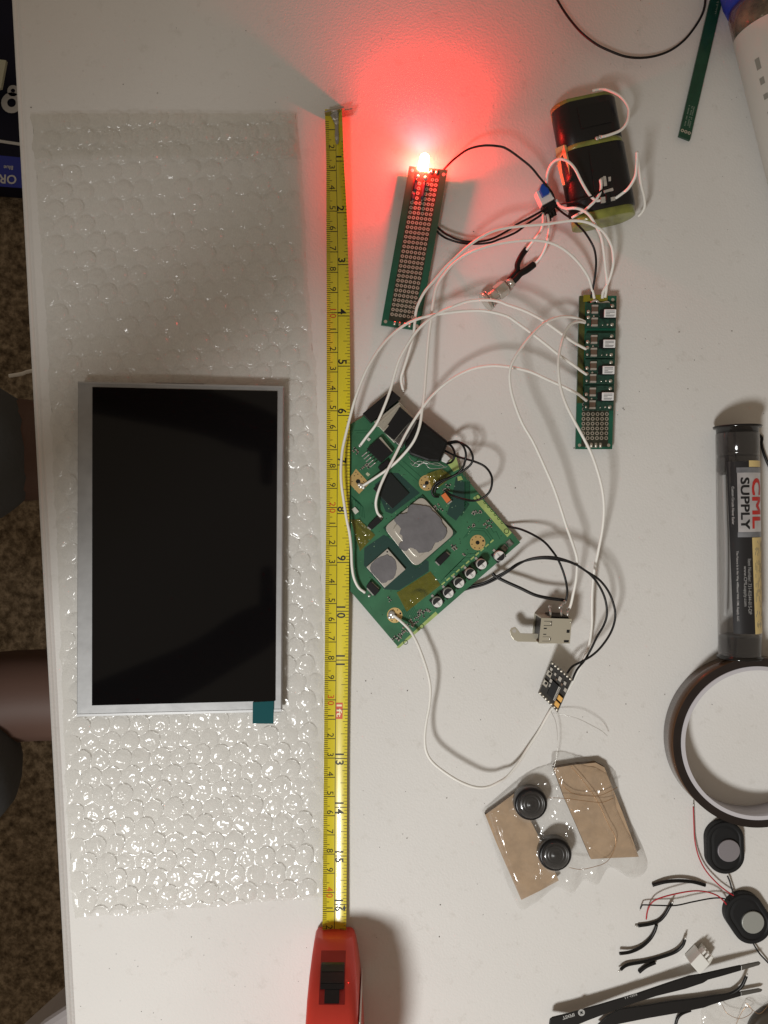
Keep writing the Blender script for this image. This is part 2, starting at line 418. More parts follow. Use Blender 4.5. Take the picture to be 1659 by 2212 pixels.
def sheet(y0, y1, ny, nx, dz, seed):
    base = len(mb.v)
    for j in range(ny+1):
        y = y0+(y1(0)-y0)*j/ny if callable(y1) else y0+(y1-y0)*j/ny
        for i in range(nx+1):
            u = i/nx
            yy = y
            if j == ny and not callable(y1): pass
            a, b_ = lx(y), rx_(y)
            x = a+(b_-a)*u
            if ybot and y > 1880: yy = y+(y-1880)/120*(38-72*u+8*mnoise.noise(Vector((u*6, 0, 9))))
            if y < 330 and ybot is False: pass
            z = wz(x+seed, yy)+dz
            ed = min(1, min(u, 1-u)*18)
            if lcdpress(x, yy): z = min(z, 2.6)
            z = .3+dz*ed+(z-.3-dz)*ed if ed < 1 else z
            if i in (0, nx): x += 7*mnoise.noise(Vector((y*.03, i, 2)))+2*mnoise.noise(Vector((y*.12, i, 5)))
            mb.v.append(P(x, yy+ (2.5*mnoise.noise(Vector((x*.05, 1, 5))) if j in (0, ny) else 0), max(.12, z)))
    for j in range(ny):
        for i in range(nx):
            q = base+j*(nx+1)+i
            mb.f.append((q, q+nx+1, q+nx+2, q+1)); mb.m.append(0); mb.sm.append(True)
ybot = True
sheet(247, 1960, 740, 250, 0, 0)
ybot = False
sheet(244, 344, 44, 200, 3.1, 21)
mb.build('bubble_wrap', film, None, 'long sheet of clear bubble wrap under the black display panel', 'bubble wrap')

# ------------------------------------------------------------ display panel
zt = 7.6
ld = thing('display_panel', P(385, 1185, 3), 'bare display panel with black glass and thin silver frame on bubble wrap', 'screen')
frm = mat('frame_silver', (.34, .345, .35), .45, .4, bump=.03, bscale=300, var=.07, vscale=120)
glass = mat('screen_glass', (.004, .004, .0045), .06, spec=.3)
mb = MB(); mb.pprism([(168, 824), (612, 834), (608, 1537), (165.5, 1548)], 2.7, zt-.5); mb.build('frame', frm, ld, bevel=.4)
mb = MB(); mb.pprism([(199.5, 836), (599, 845), (594.5, 1514), (198.5, 1524)], zt-.45, zt); mb.build('screen', glass, ld)
for pr_ in ([(168, 824), (612, 834), (611.8, 838), (168, 828)], [(608, 1532), (608, 1537), (165.5, 1548), (165.6, 1543)]):
    MB().pprism(pr_, zt-.48, zt-.2).build('frame_rim', mat('rim_bright', (.42, .425, .43), .35, .4), ld)
mb = MB(); mb.pprism([(546, 1517), (591.5, 1514.5), (590.8, 1563.5), (545.5, 1563)], zt-.1, zt+.12); mb.build('pull_tab', mat('tab_teal', (.0, .07, .08), .5, spec=.1), ld)
mb = MB(); mb.pprism([(336, 826.5), (440, 829), (440, 832), (336, 829.5)], 3.4, 7.3); mb.build('ribbon_edge', mat('ribbon_brown', (.05, .035, .03), .5), ld)

# ------------------------------------------------------------ tape measure
yel = mat('tape_yellow', (.72, .60, .03), .25, spec=.5, coat=.5, var=.05, vscale=30)
ink = mat('tape_ink', (.02, .02, .015), .5); redink = mat('tape_red', (.62, .07, .02), .45); ylw_t = mat('tape_cream', (.85, .8, .5), .4)
tp = thing('tape_measure', P(725, 1300, 0), 'red tape measure with its yellow blade pulled out down the table', 'tape measure')
EL = [(228, 702), (243, 702), (350, 705), (450, 705), (548, 705.3), (650, 705.7), (1000, 705.5), (1097, 705), (1300, 702.4), (1500, 700.7), (1646, 699.7), (1850, 698), (2060, 696)]
ER = [(228, 738.5), (243, 738.8), (350, 743), (450, 748.7), (548, 751.7), (650, 755.2), (800, 756.4), (1000, 755.6), (1097, 754.5), (1300, 753.6), (1500, 751.3), (1646, 749.7), (1850, 749), (2060, 747.5)]
EM = [(228, 725), (331, 725.8), (548, 729.8), (800, 729.5), (1300, 727), (1646, 724), (2060, 722)]
ZM = [(228, 3.4), (450, 3.0), (650, 3.4), (850, 4.2), (1000, 4.6), (1250, 4.2), (1500, 2.6), (1800, 2.2), (2060, 3)]
ZR = [(228, 9.2), (450, 7.2), (548, 6.0), (650, 5.0), (850, 5.6), (1000, 5.9), (1250, 5.5), (1500, 3.9), (1800, 3.5), (2060, 4.4)]
ZL = [(228, 5.2), (450, 4.6), (650, 4.6), (850, 5.4), (1000, 5.7), (1250, 5.3), (1500, 3.9), (1800, 3.5), (2060, 4.3)]
def BL(y, t, dz=0):
    """blade surface: y photo row, t in -1..1 across"""
    zm, zr, zl = interp(ZM, y), interp(ZR, y), interp(ZL, y); xm, xr, xl = interp(EM, y), interp(ER, y), interp(EL, y)
    if t >= 0: z = zm+(zr-zm)*t**1.8; x = xm+(xr-xm)*t
    else: z = zm+(zl-zm)*(-t)**1.8; x = xm+(xl-xm)*(-t)
    return P(x, y, z+dz)
mb = MB(); ny = 150; nt_ = 16
for j in range(ny+1):
    y = 236+(2050-236)*j/ny
    for i in range(nt_+1): mb.v.append(BL(y, -1+2*i/nt_))
for j in range(ny):
    for i in range(nt_):
        q = j*(nt_+1)+i; mb.f.append((q, q+nt_+1, q+nt_+2, q+1)); mb.m.append(0); mb.sm.append(True)
# lower face so the blade is a real thin strip
off = len(mb.v)
for v in mb.v[:off]: mb.v.append(v-Vector((0, 0, .15)))
for f in list(mb.f): mb.f.append(tuple(i+off for i in f[::-1])); mb.m.append(0); mb.sm.append(True)
# inch rows measured on the photo (line after which number)
INCH = {0: 236, 1: 348, 2: 459.5, 3: 571.5, 4: 682.5, 5: 791, 6: 897.5, 7: 1004.5, 8: 1109.5, 9: 1215, 10: 1320.5, 11: 1426, 12: 1532, 13: 1638.6, 14: 1744, 15: 1849.3, 16: 1954.2, 17: 2059}
def iy(inch):
    a = int(math.floor(inch)); f = inch-a
    if a >= 17: return 2059+(inch-17)*105
    return INCH[a]+(INCH[a+1]-INCH[a])*f
def cmy(cm):  # metric rows: photo shows cm lines offset slightly
    return iy(cm/2.54)
def strip(y0, y1, t0, t1, m, dz=.06, n=3):
    b_ = len(mb.v)
    for k in range(n+1):
        t = t0+(t1-t0)*k/n; mb.v.append(BL(y0, t, dz)); mb.v.append(BL(y1, t, dz))
    for k in range(n): mb.f.append((b_+2*k, b_+2*k+1, b_+2*k+3, b_+2*k+2)); mb.m.append(m); mb.sm.append(False)
for k in range(60):                      # centre line
    ya = 312+(2045-312)*k/60; yb_ = 312+(2045-312)*(k+1)/60; strip(ya, yb_, -.02, .03, 1, n=1)
for mm in range(5, 430):
    y = cmy(mm/10)
    if y > 2040 or y < 262: continue
    ln = .34 if mm % 5 else .55
    if mm % 10 == 0: ln = .99
    w = .55 if mm % 10 else .75
    strip(y-w, y+w, -1, -1+ln, 1, n=3)
for q in range(4, 17*16):
    y = iy(q/16)
    if y > 2040 or y < 300: continue
    ln = .22 if q % 2 else .3
    if q % 4 == 0: ln = .4
    if q % 8 == 0: ln = .55
    if q % 16 == 0: ln = .98
    w = .5 if q % 16 else .85
    strip(y-w, y+w, 1-ln, 1, 1, n=3)
def tmap(yc, tc):
    # letters read with their tops to the right of the photo: rotated -90 deg
    def fn(x, y):  # x along the blade (downwards), y across towards the right
        yy = yc+x*PX; return BL(yy, tc+y/6.2, .09)
    return fn
for i_ in range(1, 17):
    if i_ == 12: continue
    c = iy(i_)
    if i_ < 10: mb.text(str(i_), tmap(c-9.5, .38), 4.3, 1, .02)
    else:
        a, b_ = str(i_); mb.text(a, tmap(c-9, .38), 4.3, 1, .02); mb.text(b_, tmap(c+9, .38), 4.3, 1, .02)
for c_ in range(2, 43):
    y = cmy(c_)
    if y > 2030: continue
    d = str(c_ % 10)
    if c_ in (10, 20, 30, 40):
        mb.text(str(c_//10), tmap(y-7, -.42), 3.4, 2, .0); mb.text('0', tmap(y+7, -.42), 3.4, 2, 0)
    else: mb.text(d, tmap(y-7.5, -.42), 3.4, 1, .0)
# the red 1ft flash
ya, yb_ = 1518, 1553
for k in range(8): strip(ya+(yb_-ya)*k/8, ya+(yb_-ya)*(k+1)/8, .03, .58, 2, .08, 3)
mb.text('1ft', lambda x, y: BL((ya+yb_)/2+x*PX, .3+y/6.2, .13), 2.7, 3, .02, w=6.6)
mb.text('\u25C6', tmap(1962, .82), 2.2, 1) if False else mb.add([BL(1955, .82, .09), BL(1962, .68, .09), BL(1969, .82, .09), BL(1962, .96, .09)], [(0, 1, 2, 3)], 1)
mb.build('blade', [yel, ink, redink, ylw_t], tp)
# hook
hk = mat('hook_steel', (.42, .40, .37), .3, .9, bump=.05, bscale=300)
mb = MB(); ys_ = [238, 246, 256, 268, 280, 292, 304, 311]; ws = [(-.75, .38), (-.55, .4), (-.3, .36), (-.08, .34), (-.04, .32), (-.08, .36), (-.04, .36), (.06, .24)]
lo = []; hi = []
for y, (a, b_) in zip(ys_, ws):
    lo.append((BL(y, a, .15), BL(y, b_, .15))); hi.append((BL(y, a, .75), BL(y, b_, .75)))
for (a, b_), (c, d), (a2, b2), (c2, d2) in zip(lo, lo[1:], hi, hi[1:]):
    mb.add([a, b_, d, c, a2, b2, d2, c2], [(4, 5, 6, 7), (0, 3, 7, 4), (1, 5, 6, 2), (3, 2, 6, 7), (0, 4, 5, 1)], 0)
h1, h2 = P(701, 243, 8.5), P(744, 232.5, 9.8)
d = (h2-h1).normalized(); nrm = Vector((-d.y, d.x, 0))*.8
mb.frust([Vector((p.x, p.y, .2)) for p in (h1, h2, h2+nrm, h1+nrm)], [h1, h2, h2+nrm, h1+nrm])
f1 = h2; f2 = P(762, 237, 6.5); d2_ = (f2-f1).normalized(); n2_ = Vector((-d2_.y, d2_.x, 0))*.8
mb.frust([Vector((p.x, p.y, .8)) for p in (f1, f2, f2+n2_, f1+n2_)], [Vector((p.x, p.y, 7.0)) for p in (f1, f2, f2+n2_, f1+n2_)])
hkob = mb.build('hook', hk, tp, bevel=.15)
mb = MB()
for y in (264, 298): mb.blob(BL(y, .16, .9), 1.35 if y == 264 else 1.1, 0, 14, .35)
mb.build('rivet', steel, hkob)
# case: side profile (distance from picture centre in -y, height)
red = mat('case_red', (.72, .06, .04), .38, coat=.2, bump=.02, bscale=500, var=.05, vscale=40)
sec = [ # y, zbot, ztop, half width, corner radius
 (-216.5, 1.2, 12.5, 9.2), (-218, .6, 15.5, 10.2), (-221, .4, 22, 10.8), (-226, .4, 33, 11.5), (-232, .4, 43, 12.0), (-240, .4, 52, 12.4), (-252, .4, 59, 12.6), (-268, .4, 62, 12.6), (-285, .4, 60, 12.5), (-297, .4, 50, 12.2), (-302, .4, 38, 11.5)]
xc0 = (P(722, 2035, 8).x, -217); 
def xcen(y): return -25.3+(y+217)*(-.05)
mb = MB(); K = 20; loops = []
for (y, zb, ztp, hw) in sec:
    lp = []; r = min(4.2, hw*.4)
    pts = []
    for cx, cz, a0 in ((hw-r, ztp-r, 0), (-hw+r, ztp-r, 90), (-hw+r*.5, zb+r*.5, 180), (hw-r*.5, zb+r*.5, 270)):
        rr = r if a0 < 180 else r*.5
        for k in range(5): a = math.radians(a0+k*22.5); pts.append(Vector((xcen(y)+cx+rr*math.cos(a), y, cz+rr*math.sin(a))))
    loops.append(pts)
for lp in loops: mb.v += lp
for j in range(len(loops)-1):
    for i in range(K): a = j*K+i; b_ = j*K+(i+1) % K; mb.f.append((a, b_, b_+K, a+K)[::-1]); mb.m.append(0); mb.sm.append(True)
mb.f.append(tuple(range(K))); mb.m.append(0); mb.sm.append(False)
mb.f.append(tuple(range((len(loops)-1)*K, len(loops)*K))[::-1]); mb.m.append(0); mb.sm.append(False)
cs = mb.build('case', red, tp)
# recess plate + lock lever on the sloping front. local frame on slope
def slope_z(y):
    t = [(-s[0], s[2]) for s in sec]; return interp(t, -y)
def onslope(x, y, dz): return Vector((xcen(y)+x, y, slope_z(y)+dz))
dred = mat('case_red_dark', (.33, .02, .018), .4)
mb = MB()
yr = [-219.2, -220.5, -222, -224, -226.5, -229, -231.4]
for a, c in zip(yr, yr[1:]): mb.add([onslope(-6.1, a, .25), onslope(6.1, a, .25), onslope(6.1, c, .25), onslope(-6.1, c, .25)], [(0, 3, 2, 1)], 0)
mb.build('lock_slot', dred, cs)
mb = MB()
def lever(y0, y1, hw, t0, t1):
    mb.frust([onslope(-hw, y0, .2), onslope(hw, y0, .2), onslope(hw, y1, .2), onslope(-hw, y1, .2)],
             [onslope(-hw, y0, t0), onslope(hw, y0, t0), onslope(hw, y1, t1), onslope(-hw, y1, t1)])
lever(-221.8, -223.2, 5.7, 2.2, 2.9); lever(-223.3, -226, 5.7, 2.4, 1.6); lever(-226.1, -227.6, 5.7, 1.5, 1.2); lever(-227.7, -231, 3.5, 1.1, .9)
mb.fixn = True
mb.build('lock_lever', mat('lever_black', (.013, .014, .017), .35), tp, bevel=.35)
mb = MB(); mb.prism([(xcen(-240)+12.65, -236), (xcen(-240)+12.95, -236), (xcen(-240)+12.95, -290), (xcen(-240)+12.65, -290)], 3, 48); mb.build('side_sticker', mat('sticker_white', (.7, .66, .62), .4), cs)
# ------------------------------------------------------------ perfboards
def local(o, ux):
    """2-D frame: origin o (mm vector), ux unit vector along local x; y is 90 deg left of it"""
    ux = Vector((ux[0], ux[1], 0)).normalized(); uy = Vector((-ux.y, ux.x, 0))
    return lambda x, y, z: Vector((o[0], o[1], 0))+ux*x+uy*y+Vector((0, 0, z))
def quad_frame(TL, TR, BR, BL_):
    """bilinear frame over four 3-D corners: (u right 0..1, v down 0..1, dz)"""
    def fn(u, v, dz=0): return (TL*(1-u)+TR*u)*(1-v)+(BL_*(1-u)+BR*u)*v+Vector((0, 0, dz))
    return fn
def slab(mb, fn, u0, v0, u1, v1, z0, z1, m=0):
    a = [fn(u0, v0, z0), fn(u1, v0, z0), fn(u1, v1, z0), fn(u0, v1, z0)]; b = [fn(u0, v0, z1), fn(u1, v0, z1), fn(u1, v1, z1), fn(u0, v1, z1)]
    mb.add(a+b, [(0, 1, 2, 3), (7, 6, 5, 4), (1, 0, 4, 5), (2, 1, 5, 6), (3, 2, 6, 7), (0, 3, 7, 4)], m)

# LED board
zb = 5.2
q1 = quad_frame(P(884, 358.8, zb+.8), P(967, 367, zb+1.2), P(905.8, 714, zb-1.6), P(823, 702, zb-2.2))
b1 = thing('led_board', q1(.5, .5, -5), 'narrow green perforated circuit board with a glowing red light at its top end', 'circuit board')
mb = MB(); slab(mb, q1, 0, 0, 1, 1, -1.6, 0, 0); slab(mb, q1, .17, .03, .83, .965, -.1, .03, 1); mb.build('board', [perf, perf_dk], b1)
mb = MB()
rows = 29; skip = {(0, 0), (1, 0), (2, 0), (3, 0), (0, 1), (2, 1), (0, 2), (2, 2), (2, 3), (0, 4), (2, 4)}
for r in range(rows):
    for c in range(6):
        if (c, r) in skip: continue
        p = q1(.235+c*.106*1.0, .07+r*.0305, .06); mb.ring(p, .36, .92, 0, 12); mb.disc(p-Vector((0, 0, .01)), .4, 1, 8)
for k in range(4):
    for v_ in (.022, .978):
        if v_ < .5 and k in (0, 1): continue
        p = q1(.34+k*.13, v_, .06); a = (q1(0, 1)-q1(0, 0)).normalized()
        mb.tube([p-a*1.0-Vector((0, 0, .2)), p+a*1.0-Vector((0, 0, .2))], .75, 8, 0)
for u, v_ in ((.1, .025), (.92, .03), (.1, .975), (.92, .975)): mb.disc(q1(u, v_, .05), .9, 0, 14)
mb.build('solder_pads', [pad, hole], b1)
for u, v0_, v1_ in ((.25, .085, .155), (.47, .095, .2), (.24, .17, .21)):
    mb = MB(); a, c = q1(u, v0_, .9), q1(u+.01, v1_, .9); mb.tube([a, a+(c-a)*.2, a+(c-a)*.8, c], .75, 10, 0)
    mb.tube([a-(c-a).normalized()*.8-Vector((0, 0, .7)), a], .28, 6, 1); mb.tube([c, c+(c-a).normalized()*.8-Vector((0, 0, .7))], .28, 6, 1)
    mb.build('resistor', [mat('resistor_body', (.08, .07, .1), .4), solder], b1)
# the LED itself, lying over the end of the board
lc = P(911, 345, 8.6); ax = (q1(.5, 0)-q1(.5, 1)).normalized(); ax.z = .05
le = bpy.data.materials.new('led_lens'); le.use_nodes = True; nt = le.node_tree
em = nt.nodes.new('ShaderNodeEmission'); em.inputs[0].default_value = (1, .42, .16, 1); em.inputs[1].default_value = 15
tr_ = nt.nodes.new('ShaderNodeBsdfTransparent'); tr_.inputs[0].default_value = (1, .8, .8, 1); ad = nt.nodes.new('ShaderNodeAddShader')
nt.links.new(em.outputs[0], ad.inputs[0]); nt.links.new(tr_.outputs[0], ad.inputs[1]); nt.links.new(ad.outputs[0], nt.nodes['Material Output'].inputs[0])
mb = MB(); base = P(913, 366, 8.4)
mb.lathe(base, [(2.9, 0), (2.9, 1), (2.5, 1.01), (2.5, 5.6), (2.35, 6.6), (1.8, 7.5), (1.0, 8.0), (.1, 8.15)], 24, 0, ax)
led = mb.build('led', le, b1)
mb = MB()
for dx in (-1.27, 1.27):
    s = base+Vector((dx, 0, 0)); mb.tube([s, s-ax*2-Vector((0, 0, .5)), s-ax*3.2-Vector((0, 0, 2.4))], .28, 6)
mb.build('lead', solder, led)
for o_, w_ in ((Vector((-2.5, -3.5, -.6)), 1.1), (Vector((1.5, -4.2, -.8)), 1.3), (Vector((3.6, -1.6, -.6)), 1.0)):
    MB().blob(base+o_, w_, 0, 12, .7, .1).build('solder_joint', solder, b1)
beam = lamp('led_beam', 'SPOT', P(911, 342, 9.6), 1.05, (1, .012, .016), shadow_soft_size=.0022, spot_size=math.radians(118), spot_blend=1.0)
beam.rotation_euler = Vector((ax.x*.5-.02, 1, -.03)).to_track_quat('-Z', 'Y').to_euler()
glow = lamp('led_glow', 'POINT', P(912, 350, 9.8), .28, (1, .012, .016), shadow_soft_size=.0024)

# regulator board
zr = 6.5
q2 = quad_frame(P(1252, 639, zr), P(1332, 639, zr), P(1322.5, 970, zr-1.5), P(1243.6, 970, zr-1.5))
b2 = thing('regulator_board', q2(.5, .5, -5), 'green perforated board carrying a column of four small voltage regulators', 'circuit board')
mb = MB(); slab(mb, q2, 0, 0, 1, 1, -1.6, 0, 0); slab(mb, q2, .15, .68, .88, .985, -.1, .03, 1); slab(mb, q2, 0, 0, .16, .7, -.1, .05, 2)
mb.build('board', [perf, perf_dk, mat('flux_brown', (.06, .065, .015), .35, coat=.4, var=.3, vscale=250)], b2)
mb = MB()
for r in range(8):
    for c in range(6):
        p = q2(.19+c*.127, .708+r*.0315, .06)
        if c in (0,) and r > 6: continue
        mb.ring(p, .5, .95, 0, 14); mb.disc(p-Vector((0, 0, .01)), .52, 1, 8)
for k in range(4):
    p = q2(.3+k*.125, .975, -.12); a = (q2(0, 1)-q2(0, 0)).normalized(); mb.tube([p-a*1.3, p+a*1.3], .8, 8, 0)
for u, v_ in ((.1, .975), (.9, .975), (.9, .025)): mb.disc(q2(u, v_, .06), .85, 0, 14)
mb.build('solder_pads', [pad, hole], b2)
mod_pcb = mat('module_pcb', (.012, .05, .035), .38, coat=.3, var=.3, vscale=700)
indw = mat('inductor_white', (.66, .67, .68), .4); inkg = mat('print_grey', (.12, .12, .13), .6)
cap_br = mat('ceramic_brown', (.13, .085, .06), .45); cap_t = mat('cap_ends', (.5, .48, .44), .3, .4)
indw = mat('inductor_bright', (.8, .81, .82), .4)
MV = [(.055, .245), (.25, .415), (.42, .585), (.59, .755)]
for k, (va, vb) in enumerate(MV):
    vb = va+.162; zz_ = 3.0
    mb = MB(); slab(mb, q2, .165, va, .965, vb, 1.6, 2.6, 0)
    md = mb.build('regulator_module', mod_pcb, b2)
    def m_(u, v, dz=0): return q2(.165+.8*u, va+(vb-va)*v, 2.6+dz)
    mb = MB(); slab(mb, m_, .52, .28, .97, .64, 0, 1.9, 1); slab(mb, m_, .555, .30, .955, .62, 1.9, 2.5, 0)
    for v_, u1 in ((.37, .9), (.425, .9), (.48, .74), (.535, .9), (.575, .87)):
        a, c = m_(.61, v_, 2.54), m_(u1, v_, 2.54); mb.add([a+Vector((0, .13, 0)), a-Vector((0, .13, 0)), c-Vector((0, .13, 0)), c+Vector((0, .13, 0))], [(0, 1, 2, 3)], 2)
    mb.build('inductor', [indw, black_ic, inkg], b2, bevel=.25)
    for v_ in (.27, .78):
        mb = MB(); slab(mb, m_, .17, v_-.15, .36, v_+.15, 0, 1.3, 0); slab(mb, m_, .165, v_-.17, .365, v_-.10, -.02, 1.36, 1); slab(mb, m_, .165, v_+.10, .365, v_+.17, -.02, 1.36, 1)
        mb.build('capacitor', [cap_br, cap_t], b2)
    mb = MB(); slab(mb, m_, .44, .3, .56, .62, 0, .9, 0); mb.build('chip', black_ic, b2)
    mb = MB()
    for u, v_, r in ((.87, .12, .95), (.87, .86, .95), (.07, .35, .9), (.07, .58, .9), (.07, .86, .6), (.25, .53, .55), (.46, .53, .4), (.72, .86, .5), (.55, .88, .35)):
        mb.blob(m_(u, v_, .05), r, 0, 12, .35)
    mb.build('solder_pads', pad, b2)
mb = MB(); mb.tube(spline([q2(.3, .05, .5), q2(.42, .035, .9), q2(.55, .055, .8), q2(.75, .045, .9), q2(.8, .07, .4)]), .75, 8)
mb.build('solder_bridge', solder, b2)
mb = MB(); slab(mb, q2, .1, -.005, .75, .04, -.1, .5); mb.build('tape_patch', kapton, b2)

# ------------------------------------------------------------ main board
zm = 3.6
bd = thing('main_board', P(930, 1140, 0), 'large green circuit board with metal lidded processor tilted beside the tape measure', 'circuit board')
mb = MB(); mb.pprism([(1124, 1172), (862, 1400), (757, 1277), (726, 1240), (726, 945), (757, 916), (780, 903), (840, 850), (860, 866), (973, 993), (1021, 1050)], zm-1.6, zm, 0)
mb.build('board', pcb, bd)
z = zm
def lp(name, polys, m, dz=.03, z0=None, lab=None, bevel=0, h=None):
    """flat or raised pieces outlined on the photo; h = height of the top over the board"""
    mb = MB()
    for pl in polys: mb.pprism(pl, zm-.02, zm+(h if h else dz), 0)
    return mb.build(name, m, bd, lab, bevel=bevel)
# solder-mask areas over the ball-grid chips, copper traces
lp('mask_area', [[(787, 1184), (829, 1155), (926, 1213), (926, 1234), (862, 1275), (830, 1273), (786, 1221)], [(809, 1047), (841, 1021), (861, 1022), (907, 1065), (846, 1110), (833, 1105)],
   [(985, 1030), (1003, 1042), (1003, 1100), (985, 1125), (965, 1110), (975, 1080)]], mat('mask_dark', (.016, .055, .045), .42, coat=.2), .03)
def traces(name, lines, m=pcb_tr, w=.16, dz=.02):
    mb = MB()
    for ln in lines:
        pts = [P(x, y, zm+dz) for x, y in ln]
        for a, c in zip(pts, pts[1:]):
            d = (c-a).normalized(); n_ = Vector((-d.y, d.x, 0))*w; mb.add([a-n_, c-n_, c+n_, a+n_], [(0, 1, 2, 3)], 0)
    return mb.build(name, m, bd)
u_, w_ = Vector((.76, -.65)), Vector((.65, .76))   # along bottom edge / along right edge, photo px
T = []
for k in range(9): # bundle at lower left of small chip
    o = 2.6*k; T.append([(790+o*.6, 1190-o*.3), (802+o, 1175), (826+o, 1158-o*.1)])
for k in range(8): T.append([(868+k*3, 1318-k*2.2), (868+k*3+14, 1345-k*2.2)])
for k in range(6): T.append([(757+k*3.5, 1068+k*3), (768+k*3.5, 1082+k*3), (770+k*3.5, 1110+k*2)])
for k in range(7): T.append([(993+k*3.2, 1000+k*5), (993+k*3.2, 1080), (975+k*3.2, 1100+k*2)])
for k in range(5): T.append([(952+k*9, 1256-k*9), (975+k*9, 1232-k*9), (996+k*8, 1232-k*9)])
T += [[(1006, 1160), (1020, 1145), (1046, 1147), (1060, 1165), (1052, 1185)], [(1001, 1163), (1018, 1140), (1050, 1142), (1066, 1166)], [(1060, 1140), (1066, 1150), (1072, 1148), (1080, 1165)],
      [(770, 935), (800, 935), (812, 925)], [(765, 930), (795, 929)], [(860, 1000), (905, 1040)], [(870, 995), (915, 1035)], [(880, 1060), (907, 1085)]]
traces('copper_trace', T)
traces('dark_area', [[(1000, 1040), (1000, 1095), (980, 1120)], [(1010, 1040), (1010, 1085), (992, 1112)]], pcb_dk, 1.4, .015)
for es_ in ([[(1022, 1076), (1031.5, 1067.5), (1105.4, 1150.7), (1096, 1160.3)], [(856, 1399), (862, 1400), (946, 1327), (941, 1321)], [(985, 985), (992, 1013), (980, 1019), (965, 1000)], [(988, 1030), (996, 1028), (1000, 1036), (989, 1039)]]): lp('edge_strip', [es_], pcb_lt, .05)
dash = []
for k in range(11):
    x, y = 953+k*10.5, 1262-k*9.1
    dash.append([(x, y), (x+7, y-6), (x+9, y-3.6), (x+2, y+2.4)])
lp('edge_dash', dash, pcb_lt, .05)
mb = MB()
for x, y, r in ((1033, 1073, 1.4), (1094, 1147.5, 1.4)): mb.ring(P(x, y, zm+.08), r*.72, r, 0, 18)
for k in range(6): mb.ring(P(1047.5+k*7.4, 1085.5+k*8.6, zm+.08), .45, .75, 0, 12)
for x, y in ((876, 1387.5), (911, 1353)): mb.ring(P(x, y, zm+.08), .9, 1.25, 0, 14)
mb.v and mb.build('edge_via', mat('via_dark', (.03, .06, .02), .4), bd)
mb = MB()
for _ in range(230):
    while True:
        x, y = random.uniform(757, 1110), random.uniform(930, 1390)
        a = (x-862)*.76-(y-1400)*.65; c = -(x-862)*.65-(y-1400)*.76
        if 8 < a < 340 and 10 < c < 330: break
    mb.disc(P(x, y, zm+.045), random.choice((.14, .2, .28)), random.choice((0, 0, 1)), 8)
mb.build('via', [mat('via_hole', (.012, .03, .015), .5), mat('via_pale', (.2, .33, .2), .4)], bd)
# processor
lid = mat('lid_nickel', (.60, .57, .51), .33, .5, bump=.02, bscale=80)
paste = mat('thermal_paste', (.16, .155, .165), .65, bump=.25, bscale=260, var=.1, vscale=150)
lp('processor_substrate', [[(828, 1141), (898, 1229), (986, 1152), (912, 1069)]], pcb_dk, h=1.0)
def rpoly(pts, f=.12):
    out = []; n = len(pts)
    for i in range(n):
        a, b_, c = pts[i-1], pts[i], pts[(i+1) % n]
        for t in (0, .25, .5, .75, 1):
            p0 = (b_[0]+(a[0]-b_[0])*f, b_[1]+(a[1]-b_[1])*f); p1 = (b_[0]+(c[0]-b_[0])*f, b_[1]+(c[1]-b_[1])*f)
            out.append(((1-t)**2*p0[0]+2*t*(1-t)*b_[0]+t*t*p1[0], (1-t)**2*p0[1]+2*t*(1-t)*b_[1]+t*t*p1[1]))
    return out
PR = [(828.8, 1139.8), (898, 1225.8), (984, 1151.4), (911.5, 1071)]
pc = (905.6, 1147.5)
def scal(pts, s, c): return [(c[0]+(x-c[0])*s, c[1]+(y-c[1])*s) for x, y in pts]
mb = MB()
mb.frust(PL(rpoly(PR, .13), zm+1.0)[::-1], PL(rpoly(PR, .13), zm+1.7)[::-1])
mb.frust(PL(rpoly(scal(PR, .80, pc), .16), zm+1.6)[::-1], PL(rpoly(scal(PR, .76, pc), .16), zm+2.5)[::-1])
proc = mb.build('processor', lid, bd, bevel=.15)
def cr(x, y): return (746.1+x/6.048, 1075.3+y/6.048)
PA = [cr(*p) for p in ((880, 75), (990, 90), (1090, 110), (1160, 180), (1240, 250), (1285, 350), (1330, 400), (1320, 490), (1250, 560), (1170, 600), (1130, 680), (1040, 715), (965, 725), (900, 670), (840, 660), (780, 700), (700, 650), (700, 600), (740, 570), (735, 500), (705, 470), (715, 400), (650, 320), (640, 270), (700, 215), (800, 190), (830, 110))]
def blobpoly(px, z0, z1, mb, amp=1.0):
    pts = spline([Vector((x, y, 0)) for x, y in px+[px[0]]], 4)[:-1]
    pts = [(p.x+amp*mnoise.noise(Vector((p.x*.25, p.y*.25, 1)))*1.5, p.y+amp*mnoise.noise(Vector((p.x*.25, p.y*.25, 7)))*1.5) for p in pts]
    mb.frust(PL(pts, z0)[::-1], PL(scal(pts, .975, (sum(p[0] for p in pts)/len(pts), sum(p[1] for p in pts)/len(pts))), z1)[::-1])
mb = MB(); blobpoly(PA, zm+1.65, zm+2.72, mb); mb.build('thermal_paste', paste, proc)
mb = MB()
mb.pprism([(791.6, 1225), (831, 1269.6), (875.9, 1230), (837, 1185)], zm-.02, zm+1.5)
sc_ = mb.build('chipset', lid, bd, bevel=.12)
mb = MB(); blobpoly([cr(*p) for p in ((545, 742), (620, 780), (665, 850), (665, 960), (630, 1050), (560, 1085), (520, 1110), (470, 1110), (425, 1060), (380, 1020), (330, 950), (330, 880), (400, 800), (470, 765))], zm+1.45, zm+1.85, mb); mb.build('thermal_paste', paste, sc_)
MB().disc(P(836.5, 1192, zm+1.53), .45, 0, 12).build('index_dot', hole, sc_)
def cq(x, y): return (735.2+x/6.048, 833.9+y/6.048)
